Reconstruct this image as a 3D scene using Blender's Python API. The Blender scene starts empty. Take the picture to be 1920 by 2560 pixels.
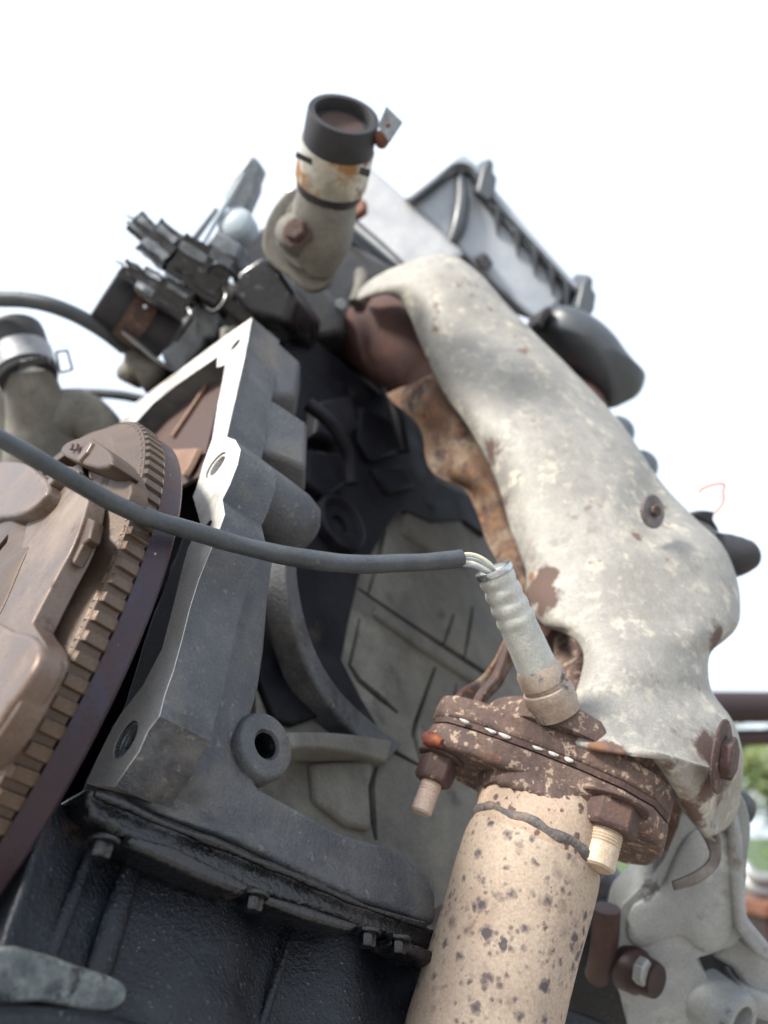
import bpy, bmesh, math, random
from mathutils import Vector, Matrix, noise
random.seed(7)
R = math.radians
SC = bpy.context.scene
COL = SC.collection

# ------------------------------------------------------------------ camera
PITCH = R(22); CAMZ = 0.62; FPX = 2000.0
cam_d = bpy.data.cameras.new('camera'); cam = bpy.data.objects.new('camera', cam_d); COL.objects.link(cam)
cam.location = (0, 0, CAMZ); cam.rotation_euler = (R(90) + PITCH, 0, 0)
cam_d.sensor_fit = 'HORIZONTAL'; cam_d.sensor_width = 36; cam_d.lens = 36 * FPX / 1920
cam_d.clip_start = .02; cam_d.clip_end = 400
cam_d.dof.use_dof = True; cam_d.dof.focus_distance = .285; cam_d.dof.aperture_fstop = 10.0
SC.camera = cam
SC.render.resolution_x = 768; SC.render.resolution_y = 1024
cP, sP = math.cos(PITCH), math.sin(PITCH)
def c2w(v):          # camera frame (right, up, forward) -> world point
    return Vector((v[0], v[2] * cP - v[1] * sP, v[1] * cP + v[2] * sP + CAMZ))
def dirw(v):         # the same for a direction
    return Vector((v[0], v[2] * cP - v[1] * sP, v[1] * cP + v[2] * sP)).normalized()

# ------------------------------------------------------------------ sky and sun (bright hazy day, light from the upper left)
SUN = dirw((-.58, .78, -.12))
W = bpy.data.worlds.new('World'); SC.world = W; W.use_nodes = True
nt = W.node_tree; bg = nt.nodes['Background']
sky = nt.nodes.new('ShaderNodeTexSky'); sky.sky_type = 'NISHITA'; sky.sun_disc = False
sky.sun_elevation = math.asin(SUN.z); sky.sun_rotation = math.atan2(SUN.x, SUN.y)
sky.dust_density = 4.0; sky.air_density = 1.0; sky.ozone_density = 1.0
cloud = nt.nodes.new('ShaderNodeMix'); cloud.data_type = 'RGBA'; cloud.inputs[0].default_value = .8    # an even white haze over the whole sky
cloud.inputs[7].default_value = (4.0, 4.4, 4.9, 1)
nt.links.new(sky.outputs[0], cloud.inputs[6]); nt.links.new(cloud.outputs[2], bg.inputs[0]); bg.inputs[1].default_value = .15
sd = bpy.data.lights.new('sun', 'SUN'); sd.energy = 3.0; sd.angle = R(10); sd.color = (1, .95, .87)
so = bpy.data.objects.new('sun', sd); COL.objects.link(so); so.location = (-2, -1, 4)
so.rotation_euler = SUN.to_track_quat('Z', 'Y').to_euler()
vs = SC.view_settings; vs.view_transform = 'Standard'; vs.look = 'None'; vs.exposure = 1.15; vs.gamma = 1
SC.cycles.max_bounces = 6; SC.cycles.diffuse_bounces = 3; SC.cycles.glossy_bounces = 3

# ------------------------------------------------------------------ engine frame: A along the crankshaft, L out of the exhaust side, U towards the head
A = Vector((.695728, -.532921, .481619)); U = Vector((.042364, .699769, .713112)); L = Vector((.717055, .475729, -.509426))
AW, UW, LW = dirw(A), dirw(U), dirw(L)
def ray(x, y): return Vector(((x - 960) / FPX, -(y - 1280) / FPX, 1))
def at(x, y, d): return c2w(ray(x, y) * d)
def onA(x, y, a): r = ray(x, y); return c2w(r * (a / r.dot(A)))
def onL(x, y, l): r = ray(x, y); return c2w(r * (l / r.dot(L)))
def onU(x, y, u): r = ray(x, y); return c2w(r * (u / r.dot(U)))
def eng(a, l, u): return c2w(A * a + L * l + U * u)
def z1(x, y): return (x * .6028, 200 + y * .6028)
def z2(x, y): return (900 + x * .6148, 300 + y * .6148)
def z3(x, y): return (x * .4822, 1000 + y * .4822)
def z4(x, y): return (600 + x * .4822, 1000 + y * .4822)
def z5(x, y): return (1120 + x * .4822, 1100 + y * .4822)
def z6(x, y): return (x * .4822, 1760 + y * .4822)
def z7(x, y): return (600 + x * .4822, 1760 + y * .4822)
def z8(x, y): return (1120 + x * .4822, 1760 + y * .4822)
def zc(x, y): return (240 + x * .31344, 360 + y * .31344)

# ------------------------------------------------------------------ materials
MATS = {}
def mat(name, cols, scale=40, rough=.6, metal=0., bump=.25, bscale=350, spots=(), rvar=.12, coat=0., spec=.5, bdist=.0006, bump2=0., b2scale=60):
    m = bpy.data.materials.new(name); m.use_nodes = True; t = m.node_tree; N = t.nodes; K = t.links
    b = N['Principled BSDF']
    co = N.new('ShaderNodeTexCoord')
    def nz(s, det=6, rgh=.6, dist=0.):
        n = N.new('ShaderNodeTexNoise'); n.inputs['Scale'].default_value = s; n.inputs['Detail'].default_value = det
        n.inputs['Roughness'].default_value = rgh; n.inputs['Distortion'].default_value = dist
        K.new(co.outputs['Object'], n.inputs['Vector']); return n
    n0 = nz(scale, 5, .65, .3)
    rp = N.new('ShaderNodeValToRGB'); K.new(n0.outputs['Fac'], rp.inputs[0])
    e = rp.color_ramp.elements; k = len(cols)
    e[0].position = .34; e[-1].position = .66
    e[0].color = (*cols[0], 1); e[-1].color = (*cols[-1], 1)
    for i in range(1, k - 1):
        q = e.new(.34 + .32 * i / (k - 1)); q.color = (*cols[i], 1)
    cur = rp.outputs[0]
    rsock = None
    # fine tonal grain on everything
    g = nz(bscale * 1.7, 1, .6); mr = N.new('ShaderNodeMapRange'); K.new(g.outputs['Fac'], mr.inputs[0])
    mr.inputs[1].default_value = .3; mr.inputs[2].default_value = .7; mr.inputs[3].default_value = .87; mr.inputs[4].default_value = 1.12
    hm = N.new('ShaderNodeMix'); hm.data_type = 'RGBA'; hm.blend_type = 'MULTIPLY'; hm.inputs[0].default_value = 1
    K.new(cur, hm.inputs[6]); K.new(mr.outputs[0], hm.inputs[7]); cur = hm.outputs[2]
    rr = N.new('ShaderNodeMapRange'); K.new(n0.outputs['Fac'], rr.inputs[0]); rr.inputs[1].default_value = .3; rr.inputs[2].default_value = .7
    rr.inputs[3].default_value = max(.05, rough - rvar); rr.inputs[4].default_value = min(1, rough + rvar); rsock = rr.outputs[0]
    msock = None
    for sp in spots:   # (colour, scale, threshold, softness, kind, roughness)
        c, s, th, sf = sp[:4]; kind = sp[4] if len(sp) > 4 else 'n'; ro = sp[5] if len(sp) > 5 else .85
        if kind == 'v':
            v = N.new('ShaderNodeTexVoronoi'); v.inputs['Scale'].default_value = s; v.inputs['Randomness'].default_value = 1
            dn = nz(s * 2.2, 3); vm = N.new('ShaderNodeMix'); vm.data_type = 'RGBA'; vm.blend_type = 'LINEAR_LIGHT'; vm.inputs[0].default_value = .35 / s
            K.new(co.outputs['Object'], vm.inputs[6]); K.new(dn.outputs['Color'], vm.inputs[7]); K.new(vm.outputs[2], v.inputs['Vector'])
            # dot sizes vary from cell to cell and thin out in patches
            sep = N.new('ShaderNodeSeparateColor'); K.new(v.outputs['Color'], sep.inputs[0])
            pn0 = nz(30, 2); pn = N.new('ShaderNodeMapRange'); K.new(pn0.outputs['Fac'], pn.inputs[0]); pn.inputs[1].default_value = .36; pn.inputs[2].default_value = .66; pn.inputs[3].default_value = .36; pn.inputs[4].default_value = .68; ad = N.new('ShaderNodeMath'); ad.operation = 'MULTIPLY'; K.new(sep.outputs[0], ad.inputs[0]); K.new(pn.outputs[0], ad.inputs[1])
            m2 = N.new('ShaderNodeMath'); m2.operation = 'MULTIPLY'; K.new(ad.outputs[0], m2.inputs[0]); m2.inputs[1].default_value = th
            sb = N.new('ShaderNodeMath'); sb.operation = 'SUBTRACT'; K.new(m2.outputs[0], sb.inputs[0]); K.new(v.outputs['Distance'], sb.inputs[1])
            q = N.new('ShaderNodeMapRange'); K.new(sb.outputs[0], q.inputs[0]); q.inputs[1].default_value = 0; q.inputs[2].default_value = sf
        elif kind == 'p':          # stain round a given place: s = list of (point, radius), th unused
            nn = nz(55, 4, .65); best = None
            for pt_, rd_ in s:
                dv = N.new('ShaderNodeVectorMath'); dv.operation = 'DISTANCE'; K.new(co.outputs['Object'], dv.inputs[0]); dv.inputs[1].default_value = pt_
                d1 = N.new('ShaderNodeMath'); d1.operation = 'DIVIDE'; K.new(dv.outputs['Value'], d1.inputs[0]); d1.inputs[1].default_value = rd_
                if best is None: best = d1.outputs[0]
                else:
                    mn = N.new('ShaderNodeMath'); mn.operation = 'MINIMUM'; K.new(best, mn.inputs[0]); K.new(d1.outputs[0], mn.inputs[1]); best = mn.outputs[0]
            a1 = N.new('ShaderNodeMath'); a1.operation = 'MULTIPLY_ADD'; K.new(nn.outputs['Fac'], a1.inputs[0]); a1.inputs[1].default_value = 3.2; a1.inputs[2].default_value = -1.6
            a2 = N.new('ShaderNodeMath'); a2.operation = 'ADD'; K.new(best, a2.inputs[0]); K.new(a1.outputs[0], a2.inputs[1])
            q = N.new('ShaderNodeMapRange'); K.new(a2.outputs[0], q.inputs[0]); q.inputs[1].default_value = 1.0; q.inputs[2].default_value = 1.0 - sf
        else:
            n = nz(s, 5, .68, .4 if kind == 'd' else 0); q = N.new('ShaderNodeMapRange'); K.new(n.outputs['Fac'], q.inputs[0])
            q.inputs[1].default_value = th; q.inputs[2].default_value = th + sf
        mx = N.new('ShaderNodeMix'); mx.data_type = 'RGBA'; K.new(q.outputs[0], mx.inputs[0]); K.new(cur, mx.inputs[6]); mx.inputs[7].default_value = (*c, 1); cur = mx.outputs[2]
        mf = N.new('ShaderNodeMix'); K.new(q.outputs[0], mf.inputs[0]); K.new(rsock, mf.inputs[2]); mf.inputs[3].default_value = ro; rsock = mf.outputs[0]
        if metal > 0 and ro > .7:
            mm = N.new('ShaderNodeMix'); K.new(q.outputs[0], mm.inputs[0])
            if msock: K.new(msock, mm.inputs[2])
            else: mm.inputs[2].default_value = metal
            mm.inputs[3].default_value = 0; msock = mm.outputs[0]
    K.new(cur, b.inputs['Base Color']); K.new(rsock, b.inputs['Roughness'])
    if msock: K.new(msock, b.inputs['Metallic'])
    else: b.inputs['Metallic'].default_value = metal
    b.inputs['Coat Weight'].default_value = coat; b.inputs['Coat Roughness'].default_value = .18
    b.inputs['Specular IOR Level'].default_value = spec
    bn = nz(bscale, 3, .65); bm_ = N.new('ShaderNodeBump'); bm_.inputs['Strength'].default_value = bump; bm_.inputs['Distance'].default_value = bdist
    K.new(bn.outputs['Fac'], bm_.inputs['Height'])
    if bump2:
        b2 = nz(b2scale, 2, .6); bq = N.new('ShaderNodeBump'); bq.inputs['Strength'].default_value = bump2; bq.inputs['Distance'].default_value = .002
        K.new(b2.outputs['Fac'], bq.inputs['Height']); K.new(bq.outputs[0], bm_.inputs['Normal'])
    K.new(bm_.outputs[0], b.inputs['Normal'])
    MATS[name] = m
mat('cast_grey', [(.052, .055, .064), (.080, .083, .092), (.115, .116, .120)], 38, .62, .10, 1., 620, [((.26, .25, .23), 800, .655, .04), ((.145, .122, .095), 20, .55, .2), ((.022, .022, .025), 15, .57, .14), ((.17, .165, .155), 260, .60, .1)])
mat('cast_dusty', [(.10, .096, .085), (.155, .147, .128), (.215, .203, .175)], 30, .75, .05, .5, 420, [((.08, .075, .07), 45, .58, .14), ((.32, .27, .20), 18, .62, .2)])
mat('cast_pale', [(.19, .20, .205), (.26, .27, .275), (.33, .335, .33)], 20, .6, .15, .4, 620, [((.13, .105, .085), 30, .58, .12), ((.42, .43, .42), 34, .58, .14), ((.09, .09, .095), 60, .63, .06)])
mat('machined', [(.60, .58, .53), (.70, .68, .64), (.76, .75, .72)], 60, .42, .45, .25, 700, [((.36, .31, .24), 28, .60, .12), ((.15, .13, .12), 120, .70, .06)])
mat('thread_steel', [(.42, .45, .47), (.62, .65, .67)], 150, .28, .9, .1, 900)
SH0 = at(1450, 1300, .42)
STAINS = [(at(x, y, d) - SH0, r) for x, y, d, r in ((1262, 1150, .452, .010), (1278, 1250, .440, .007), (1352, 1478, .395, .012), (1362, 1530, .39, .010), (1820, 1835, .325, .016), (1845, 1950, .335, .014), (1800, 1990, .325, .010), (1690, 1935, .310, .009), (1530, 1868, .312, .007), (1600, 1858, .305, .009), (1545, 1128, .42, .006), (1572, 1165, .42, .006), (1600, 1335, .40, .004), (1815, 1560, .375, .010), (1790, 1600, .38, .009), (1745, 2060, .325, .010))]
STAINS2 = [(at(x, y, d) - SH0, r) for x, y, d, r in ((1490, 1864, .313, .006), (1560, 1866, .308, .006), (1625, 1890, .306, .008), (1660, 1935, .312, .006), (1700, 2010, .318, .007), (1060, 900, .51, .006), (1100, 990, .49, .006), (1330, 1440, .405, .005))]
mat('shield_steel', [(.225, .213, .19), (.295, .282, .255), (.36, .347, .315)], 16, .64, .10, .22, 600,
    [((.23, .222, .205), 150, .48, .2, 'n', .6), ((.47, .43, .355), 110, .54, .14, 'n', .6), ((.14, .088, .065), 34, .61, .07), ((.115, .085, .08), 17, .60, .09), ((.20, .12, .07), 120, .66, .06), ((.25, .232, .21), 9, .54, .25, 'n', .6), ((.11, .07, .058), STAINS, 0, .35, 'p'), ((.20, .105, .06), STAINS2, 0, .5, 'p')], bump2=.12, b2scale=35)
mat('shield_inner', [(.095, .046, .025), (.15, .09, .055), (.22, .17, .125)], 34, .85, 0, .5, 380, [((.25, .21, .16), 22, .52, .14), ((.05, .03, .029), 32, .50, .10), ((.25, .10, .03), 100, .58, .06), ((.09, .045, .03), 160, .56, .06)])
mat('rust_dark', [(.048, .029, .027), (.076, .045, .039), (.115, .067, .052)], 60, .82, 0, .8, 420, [((.24, .17, .125), 260, .60, .07), ((.17, .075, .042), 70, .62, .1), ((.05, .035, .04), 45, .62, .1)], bump2=.3, b2scale=110)
mat('rust_flaky', [(.070, .045, .040), (.105, .068, .057), (.155, .10, .08)], 90, .85, 0, .9, 380, [((.34, .255, .185), 230, .555, .05), ((.17, .07, .042), 60, .62, .08), ((.035, .022, .024), 120, .66, .06)], bump2=.4, b2scale=150)
mat('rust_red', [(.085, .02, .014), (.17, .045, .02), (.28, .10, .035)], 140, .8, 0, .7, 380)
mat('manifold_brown', [(.055, .027, .026), (.085, .042, .036), (.12, .055, .04)], 28, .8, 0, .4, 350, [((.03, .02, .022), 25, .58, .12), ((.17, .07, .035), 60, .66, .08)])
mat('pipe_tan', [(.305, .234, .178), (.36, .282, .217), (.405, .324, .252)], 14, .74, 0, .3, 520,
    [((.28, .20, .155), 50, .56, .2), ((.40, .30, .22), 12, .56, .2), ((.075, .062, .066), 215, 1.25, .36, 'v'), ((.15, .105, .09), 150, .95, .5, 'v'), ((.12, .085, .078), 400, 1.0, .4, 'v'), ((.09, .07, .07), 320, .655, .06)], bump2=.1, b2scale=80)
mat('pipe_collar', [(.33, .235, .17), (.39, .29, .215), (.44, .34, .265)], 20, .78, 0, .35, 520, [((.12, .075, .06), 260, 1.0, .12, 'v'), ((.17, .10, .07), 330, .63, .06)])
mat('weld', [(.07, .065, .07), (.12, .105, .10), (.22, .165, .13)], 120, .75, .1, .8, 300, bump2=.6, b2scale=220)
mat('stud_tan', [(.42, .31, .25), (.52, .40, .33)], 90, .7, 0, .2, 700)
mat('stud_pale', [(.40, .31, .225), (.52, .425, .325)], 90, .6, .1, .2, 700)
mat('black_oily', [(.003, .004, .0065), (.006, .0075, .012), (.012, .0155, .024)], 46, .36, .0, 1., 900, [((.028, .017, .013), 30, .58, .12), ((.16, .19, .22), 900, .635, .05, 'n', .3)], spec=.4, bump2=.25, b2scale=170)  # bluish base and pale specks: sheen and glints put into the colour
mat('black_wet', [(.003, .0035, .005), (.009, .010, .013)], 70, .26, .0, 1., 520, [((.035, .022, .016), 60, .60, .1)], spec=.5, coat=.15, bump2=.45, b2scale=230)
mat('pan_scraped', [(.035, .042, .045), (.085, .096, .095), (.165, .178, .168)], 120, .45, .2, .9, 420, [((.016, .019, .022), 110, .53, .10), ((.05, .04, .035), 40, .58, .08)])
mat('clutch_tan', [(.055, .034, .023), (.072, .046, .031), (.095, .063, .043)], 24, .52, .3, .22, 620, [((.050, .031, .024), 36, .60, .14), ((.15, .105, .07), 15, .60, .2)])
mat('clutch_pale', [(.11, .076, .060), (.14, .10, .079), (.18, .135, .107)], 30, .44, .5, .3, 620, [((.080, .052, .042), 160, .58, .12), ((.23, .19, .155), 12, .54, .25)])
mat('clutch_brown', [(.09, .055, .045), (.13, .08, .06)], 24, .7, .1, .25, 620)  # plain brown for the pressure plate
mat('tooth_steel', [(.056, .036, .026), (.075, .049, .035), (.11, .078, .058)], 60, .34, .6, .3, 700)
mat('rim_burnt', [(.022, .016, .027), (.036, .021, .030), (.055, .027, .026)], 22, .5, .25, .35, 700, [((.12, .052, .022), 14, .56, .14), ((.030, .032, .058), 26, .52, .12, 'n', .45), ((.4, .38, .36), 420, .70, .03)])
mat('plate_brown', [(.055, .030, .026), (.075, .042, .034)], 20, .7, .1, .2, 420, [((.13, .075, .045), 22, .64, .12)])
mat('plate_edge', [(.17, .095, .06), (.23, .14, .09)], 30, .65, .1, .2, 420)
mat('rubber', [(.014, .014, .018), (.022, .022, .027), (.034, .033, .036)], 50, .62, 0, .35, 480, [((.11, .10, .10), 40, .66, .14)])
mat('cable_rubber', [(.034, .040, .048), (.048, .055, .064), (.066, .073, .082)], 46, .46, 0, .3, 520, [((.11, .105, .10), 120, .64, .1), ((.06, .035, .03), 60, .70, .05)])
mat('sleeve_glass', [(.36, .365, .335), (.46, .465, .43), (.55, .55, .51)], 60, .72, 0, .4, 800, [((.24, .24, .24), 50, .62, .12)])
mat('sensor_steel', [(.30, .23, .18), (.40, .32, .26), (.30, .28, .26)], 70, .6, .25, .4, 600, [((.09, .065, .06), 80, .57, .08)])
mat('wire_cream', [(.70, .66, .50), (.76, .72, .58)], 40, .45, 0, .1, 600)
mat('wire_grey', [(.24, .26, .29), (.33, .35, .37)], 40, .45, 0, .1, 600)
mat('dimple_grey', [(.09, .075, .08), (.15, .13, .13), (.22, .20, .19)], 80, .6, .1, .3, 500)
mat('clamp_zinc', [(.42, .40, .33), (.52, .50, .44), (.62, .62, .58)], 60, .42, .5, .2, 600, [((.30, .16, .06), 40, .46, .10), ((.16, .065, .035), 60, .56, .06)])
mat('clamp_rust', [(.13, .05, .03), (.20, .085, .05)], 50, .7, .2, .4, 500, [((.32, .24, .2), 80, .66, .06)])
mat('plastic_grey', [(.30, .33, .37), (.36, .39, .43), (.42, .445, .475)], 18, .5, 0, .15, 700, [((.36, .37, .37), 24, .62, .2)])
mat('plastic_dark', [(.05, .058, .068), (.07, .08, .09)], 24, .42, 0, .15, 700)
mat('connector_black', [(.006, .0065, .009), (.014, .015, .019)], 60, .32, 0, .5, 500, [((.16, .17, .19), 170, .62, .06), ((.07, .05, .045), 60, .64, .1)], coat=.3)
mat('connector_grey', [(.10, .115, .135), (.17, .19, .21), (.25, .27, .29)], 60, .4, 0, .3, 500, [((.04, .04, .05), 70, .58, .1)])
mat('sensor_blue', [(.30, .36, .41), (.42, .47, .51)], 70, .55, 0, .2, 600, [((.2, .17, .14), 60, .62, .1)])
mat('alu_bright', [(.38, .38, .385), (.46, .46, .46)], 30, .42, .35, .2, 500, [((.35, .34, .33), 60, .68, .08)])
mat('gasket_white', [(.62, .60, .57), (.74, .72, .70)], 200, .5, .3, .5, 500)
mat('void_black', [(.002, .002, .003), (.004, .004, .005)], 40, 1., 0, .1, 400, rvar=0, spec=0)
mat('bar_brown', [(.018, .010, .012), (.032, .015, .015), (.055, .022, .015)], 12, .55, .1, .2, 200)
mat('steel_dull', [(.25, .26, .27), (.36, .36, .36)], 30, .45, .5, .2, 400, [((.16, .09, .06), 50, .62, .1)])
mat('wire_orange', [(.62, .22, .08), (.7, .28, .12)], 40, .5, 0, .1, 600)
mat('concrete', [(.20, .18, .15), (.26, .235, .20), (.32, .29, .25)], 3, .9, 0, .4, 90, [((.18, .155, .125), 6, .6, .12)], bdist=.003)
mat('grass', [(.035, .065, .018), (.06, .10, .03), (.10, .13, .05)], 6, .9, 0, .6, 60, bdist=.01)
mat('leaf', [(.05, .09, .02), (.09, .14, .03), (.20, .20, .06)], 4, .6, 0, .1, 60)
mat('bark', [(.07, .05, .035), (.12, .09, .065)], 12, .9, 0, .8, 60, bdist=.01)

# ------------------------------------------------------------------ mesh helpers
WM = {}
def frame(c, z, x=None):
    z = Vector(z).normalized()
    if x is None: x = Vector((0, 0, 1)) if abs(z.z) < .9 else Vector((1, 0, 0))
    x = Vector(x); x = (x - z * x.dot(z)).normalized(); y = z.cross(x)
    M = Matrix((x, y, z)).transposed().to_4x4(); M.translation = c; return M
def thing(name, label, cat, M, group=None):
    if isinstance(M, Vector): M = Matrix.Translation(M)
    o = bpy.data.objects.new(name, None); o.empty_display_size = .02; COL.objects.link(o)
    o.matrix_basis = M; WM[o.name] = M
    o['label'] = label; o['category'] = cat
    if group: o['group'] = group
    return o
def obj(name, bm, m, parent=None, local=None, bevel=0., bseg=2, sub=0, solid=0., ang=38, origin=None, label=None, cat=None, group=None, kind=None):
    """link a bmesh as one object; verts are in world space unless local (a matrix) is given"""
    me = bpy.data.meshes.new(name)
    PM = WM[parent.name] if parent else Matrix()
    if local is None:
        if parent is None:
            o0 = origin if origin is not None else sum((v.co for v in bm.verts), Vector()) / max(1, len(bm.verts))
            LM = Matrix.Translation(o0); bm.transform(LM.inverted()); wm = LM
        else:
            bm.transform(PM.inverted()); LM = Matrix(); wm = PM
    else:
        LM = PM.inverted() @ local; wm = local
    bmesh.ops.recalc_face_normals(bm, faces=bm.faces)
    bm.to_mesh(me); bm.free()
    me.polygons.foreach_set('use_smooth', [True] * len(me.polygons)); me.set_sharp_from_angle(angle=R(ang))
    me.materials.append(MATS[m])
    o = bpy.data.objects.new(name, me); COL.objects.link(o)
    if parent: o.parent = parent
    o.matrix_basis = LM; WM[o.name] = wm
    if solid:
        q = o.modifiers.new('thickness', 'SOLIDIFY'); q.thickness = solid; q.offset = 0
    if bevel:
        q = o.modifiers.new('bevel', 'BEVEL'); q.width = bevel; q.segments = bseg; q.limit_method = 'ANGLE'; q.angle_limit = R(32)
    if sub:
        q = o.modifiers.new('subdivision', 'SUBSURF'); q.levels = sub; q.render_levels = sub
    if label: o['label'] = label
    if cat: o['category'] = cat
    if group: o['group'] = group
    if kind: o['kind'] = kind
    return o
def cut(o, bmc, M=None):
    """bite a hole out of o with the world-space bmesh bmc"""
    me = bpy.data.meshes.new('cutter'); bmesh.ops.recalc_face_normals(bmc, faces=bmc.faces); bmc.to_mesh(me); bmc.free()
    c = bpy.data.objects.new('cutter', me); COL.objects.link(c)
    q = o.modifiers.new('bite', 'BOOLEAN'); q.object = c; q.operation = 'DIFFERENCE'; q.solver = 'EXACT'
    while o.modifiers[0].name != 'bite': o.modifiers.move(o.modifiers.find('bite'), 0)
    others = [(m_.name, m_.show_viewport) for m_ in o.modifiers if m_.name != 'bite']
    for n_, _ in others: o.modifiers[n_].show_viewport = False
    bpy.context.view_layer.update()
    dg = bpy.context.evaluated_depsgraph_get()
    nm = bpy.data.meshes.new_from_object(o.evaluated_get(dg))
    o.modifiers.remove(o.modifiers['bite']); o.data = nm
    for n_, s_ in others: o.modifiers[n_].show_viewport = s_
    bpy.data.objects.remove(c)
    nm.polygons.foreach_set('use_smooth', [True] * len(nm.polygons)); nm.set_sharp_from_angle(angle=R(38))
def crom(pts, k):
    """Catmull-Rom resample of a list of Vectors (or floats)"""
    out = []; n = len(pts)
    for i in range(n - 1):
        p0 = pts[max(0, i - 1)]; p1 = pts[i]; p2 = pts[i + 1]; p3 = pts[min(n - 1, i + 2)]
        for j in range(k):
            t = j / k
            out.append((p1 * 2 + (p2 - p0) * t + (p0 * 2 - p1 * 5 + p2 * 4 - p3) * t * t + (p1 * 3 - p0 - p2 * 3 + p3) * t ** 3) * .5)
    out.append(pts[-1]); return out
def closed_crom(pts, k):
    n = len(pts); out = []
    for i in range(n):
        p0, p1, p2, p3 = pts[i - 1], pts[i], pts[(i + 1) % n], pts[(i + 2) % n]
        for j in range(k):
            t = j / k
            out.append((p1 * 2 + (p2 - p0) * t + (p0 * 2 - p1 * 5 + p2 * 4 - p3) * t * t + (p1 * 3 - p0 - p2 * 3 + p3) * t ** 3) * .5)
    return out
def rings(bm, rs, cap0=True, cap1=True, close=True):
    V = [[bm.verts.new(p) for p in r] for r in rs]
    n = len(rs[0])
    for i in range(len(V) - 1):
        for j in range(n if close else n - 1):
            bm.faces.new((V[i][j], V[i][(j + 1) % n], V[i + 1][(j + 1) % n], V[i + 1][j]))
    if close:
        if cap0: bm.faces.new(V[0][::-1])
        if cap1: bm.faces.new(V[-1])
    return V
def tube(path, rad, n=16, k=6, flat=None, jit=0., bm=None, cap=True):
    """swept round bar; rad is a number or one per control point; flat=(direction, ratio) squashes the section"""
    bm = bm or bmesh.new()
    rad = list(rad) if hasattr(rad, '__len__') else [rad] * len(path)
    P = crom(path, k) if len(path) > 2 else list(path); Q = crom(rad, k) if len(path) > 2 else rad
    rs = []; prev = None
    for i, p in enumerate(P):
        t = (P[min(i + 1, len(P) - 1)] - P[max(i - 1, 0)]).normalized()
        if prev is None:
            x = Vector((0, 0, 1)).cross(t)
            if x.length < .1: x = Vector((1, 0, 0)).cross(t)
            if flat: x = flat[0] - t * flat[0].dot(t)
            x.normalize()
        else: x = (prev - t * prev.dot(t)).normalized()
        prev = x; y = t.cross(x)
        r = Q[i]; ring = []
        for j in range(n):
            a = 2 * math.pi * j / n
            d = x * math.cos(a) + y * math.sin(a) * (flat[1] if flat else 1)
            q = p + d * r
            if jit: q += d * jit * noise.noise(q * 90)
            ring.append(q)
        rs.append(ring)
    rings(bm, rs, cap, cap); return bm
def lathe(prof, n=32, bm=None, close_prof=False):
    """profile of (radius, height) about local z"""
    bm = bm or bmesh.new()
    rs = [[Vector((r * math.cos(2 * math.pi * j / n), r * math.sin(2 * math.pi * j / n), h)) for j in range(n)] for r, h in prof]
    if close_prof: rs.append(rs[0])
    if close_prof:
        V = [[bm.verts.new(p) for p in r] for r in rs[:-1]]; V.append(V[0])
        for i in range(len(V) - 1):
            for j in range(n): bm.faces.new((V[i][j], V[i][(j + 1) % n], V[i + 1][(j + 1) % n], V[i + 1][j]))
    else: rings(bm, rs, prof[0][0] > 1e-6, prof[-1][0] > 1e-6)
    return bm
def prism(poly, vec, bm=None):
    bm = bm or bmesh.new(); rings(bm, [poly, [p + vec for p in poly]]); return bm
def boxm(c, ax, ay, az, bm=None):
    """box from a centre and three half-axis vectors"""
    bm = bm or bmesh.new()
    rings(bm, [[c - az + ax * i + ay * j for i, j in ((-1, -1), (1, -1), (1, 1), (-1, 1))], [c + az + ax * i + ay * j for i, j in ((-1, -1), (1, -1), (1, 1), (-1, 1))]]); return bm
def pillow(outline, back, bulge, k=4, nr=5, inset=.0):
    """solid with a domed front: outline (world points) smoothed, pushed back by vector back, domed by vector bulge"""
    o = closed_crom(outline, k) if k > 1 else list(outline)
    c = sum(o, Vector()) / len(o); bm = bmesh.new()
    rs = [[p + back for p in o], o]
    for i in range(1, nr):
        t = i / nr; s = math.cos(t * math.pi / 2); h = math.sin(t * math.pi / 2)
        rs.append([c + (p - c) * s + bulge * h for p in o])
    rings(bm, rs); return bm
def grid(rows, ku=4, kv=4, amp=0., fr=30.):
    """smooth sheet through a 2-D array of control points"""
    a = [crom(r, kv) for r in rows]
    cols = [crom([a[i][j] for i in range(len(a))], ku) for j in range(len(a[0]))]
    bm = bmesh.new()
    g = [[cols[j][i] for j in range(len(cols))] for i in range(len(cols[0]))]
    if amp:
        g = [[p + Vector((noise.noise(p * fr), noise.noise(p * fr + Vector((7, 3, 1))), noise.noise(p * fr + Vector((1, 9, 4))))) * amp for p in r] for r in g]
    rings(bm, g, False, False, False); return bm
def hexhead(r, h, wash=0., bm=None):
    """bolt head about local z: optional washer, hexagon with rounded crown"""
    bm = bm or bmesh.new(); z = 0
    if wash: lathe([(0, 0), (wash, 0), (wash, .0012), (r, .0016), (0, .0016)], 24, bm); z = .0014
    hx = lambda s, q: [Vector((s * math.cos(math.pi * j / 3), s * math.sin(math.pi * j / 3), q)) for j in range(6)]
    rings(bm, [hx(r, z), hx(r, z + h * .85), hx(r * .86, z + h)]); return bm
def bolt(parent, c, ax, r, h, m, wash=0., name='bolt', spin=0.):
    M = frame(c, ax) @ Matrix.Rotation(spin, 4, 'Z')
    return obj(name, hexhead(r, h, wash), m, parent, local=M, bevel=r * .08)
def struct(o, label, cat): o['kind'] = 'structure'; o['label'] = label; o['category'] = cat

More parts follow.
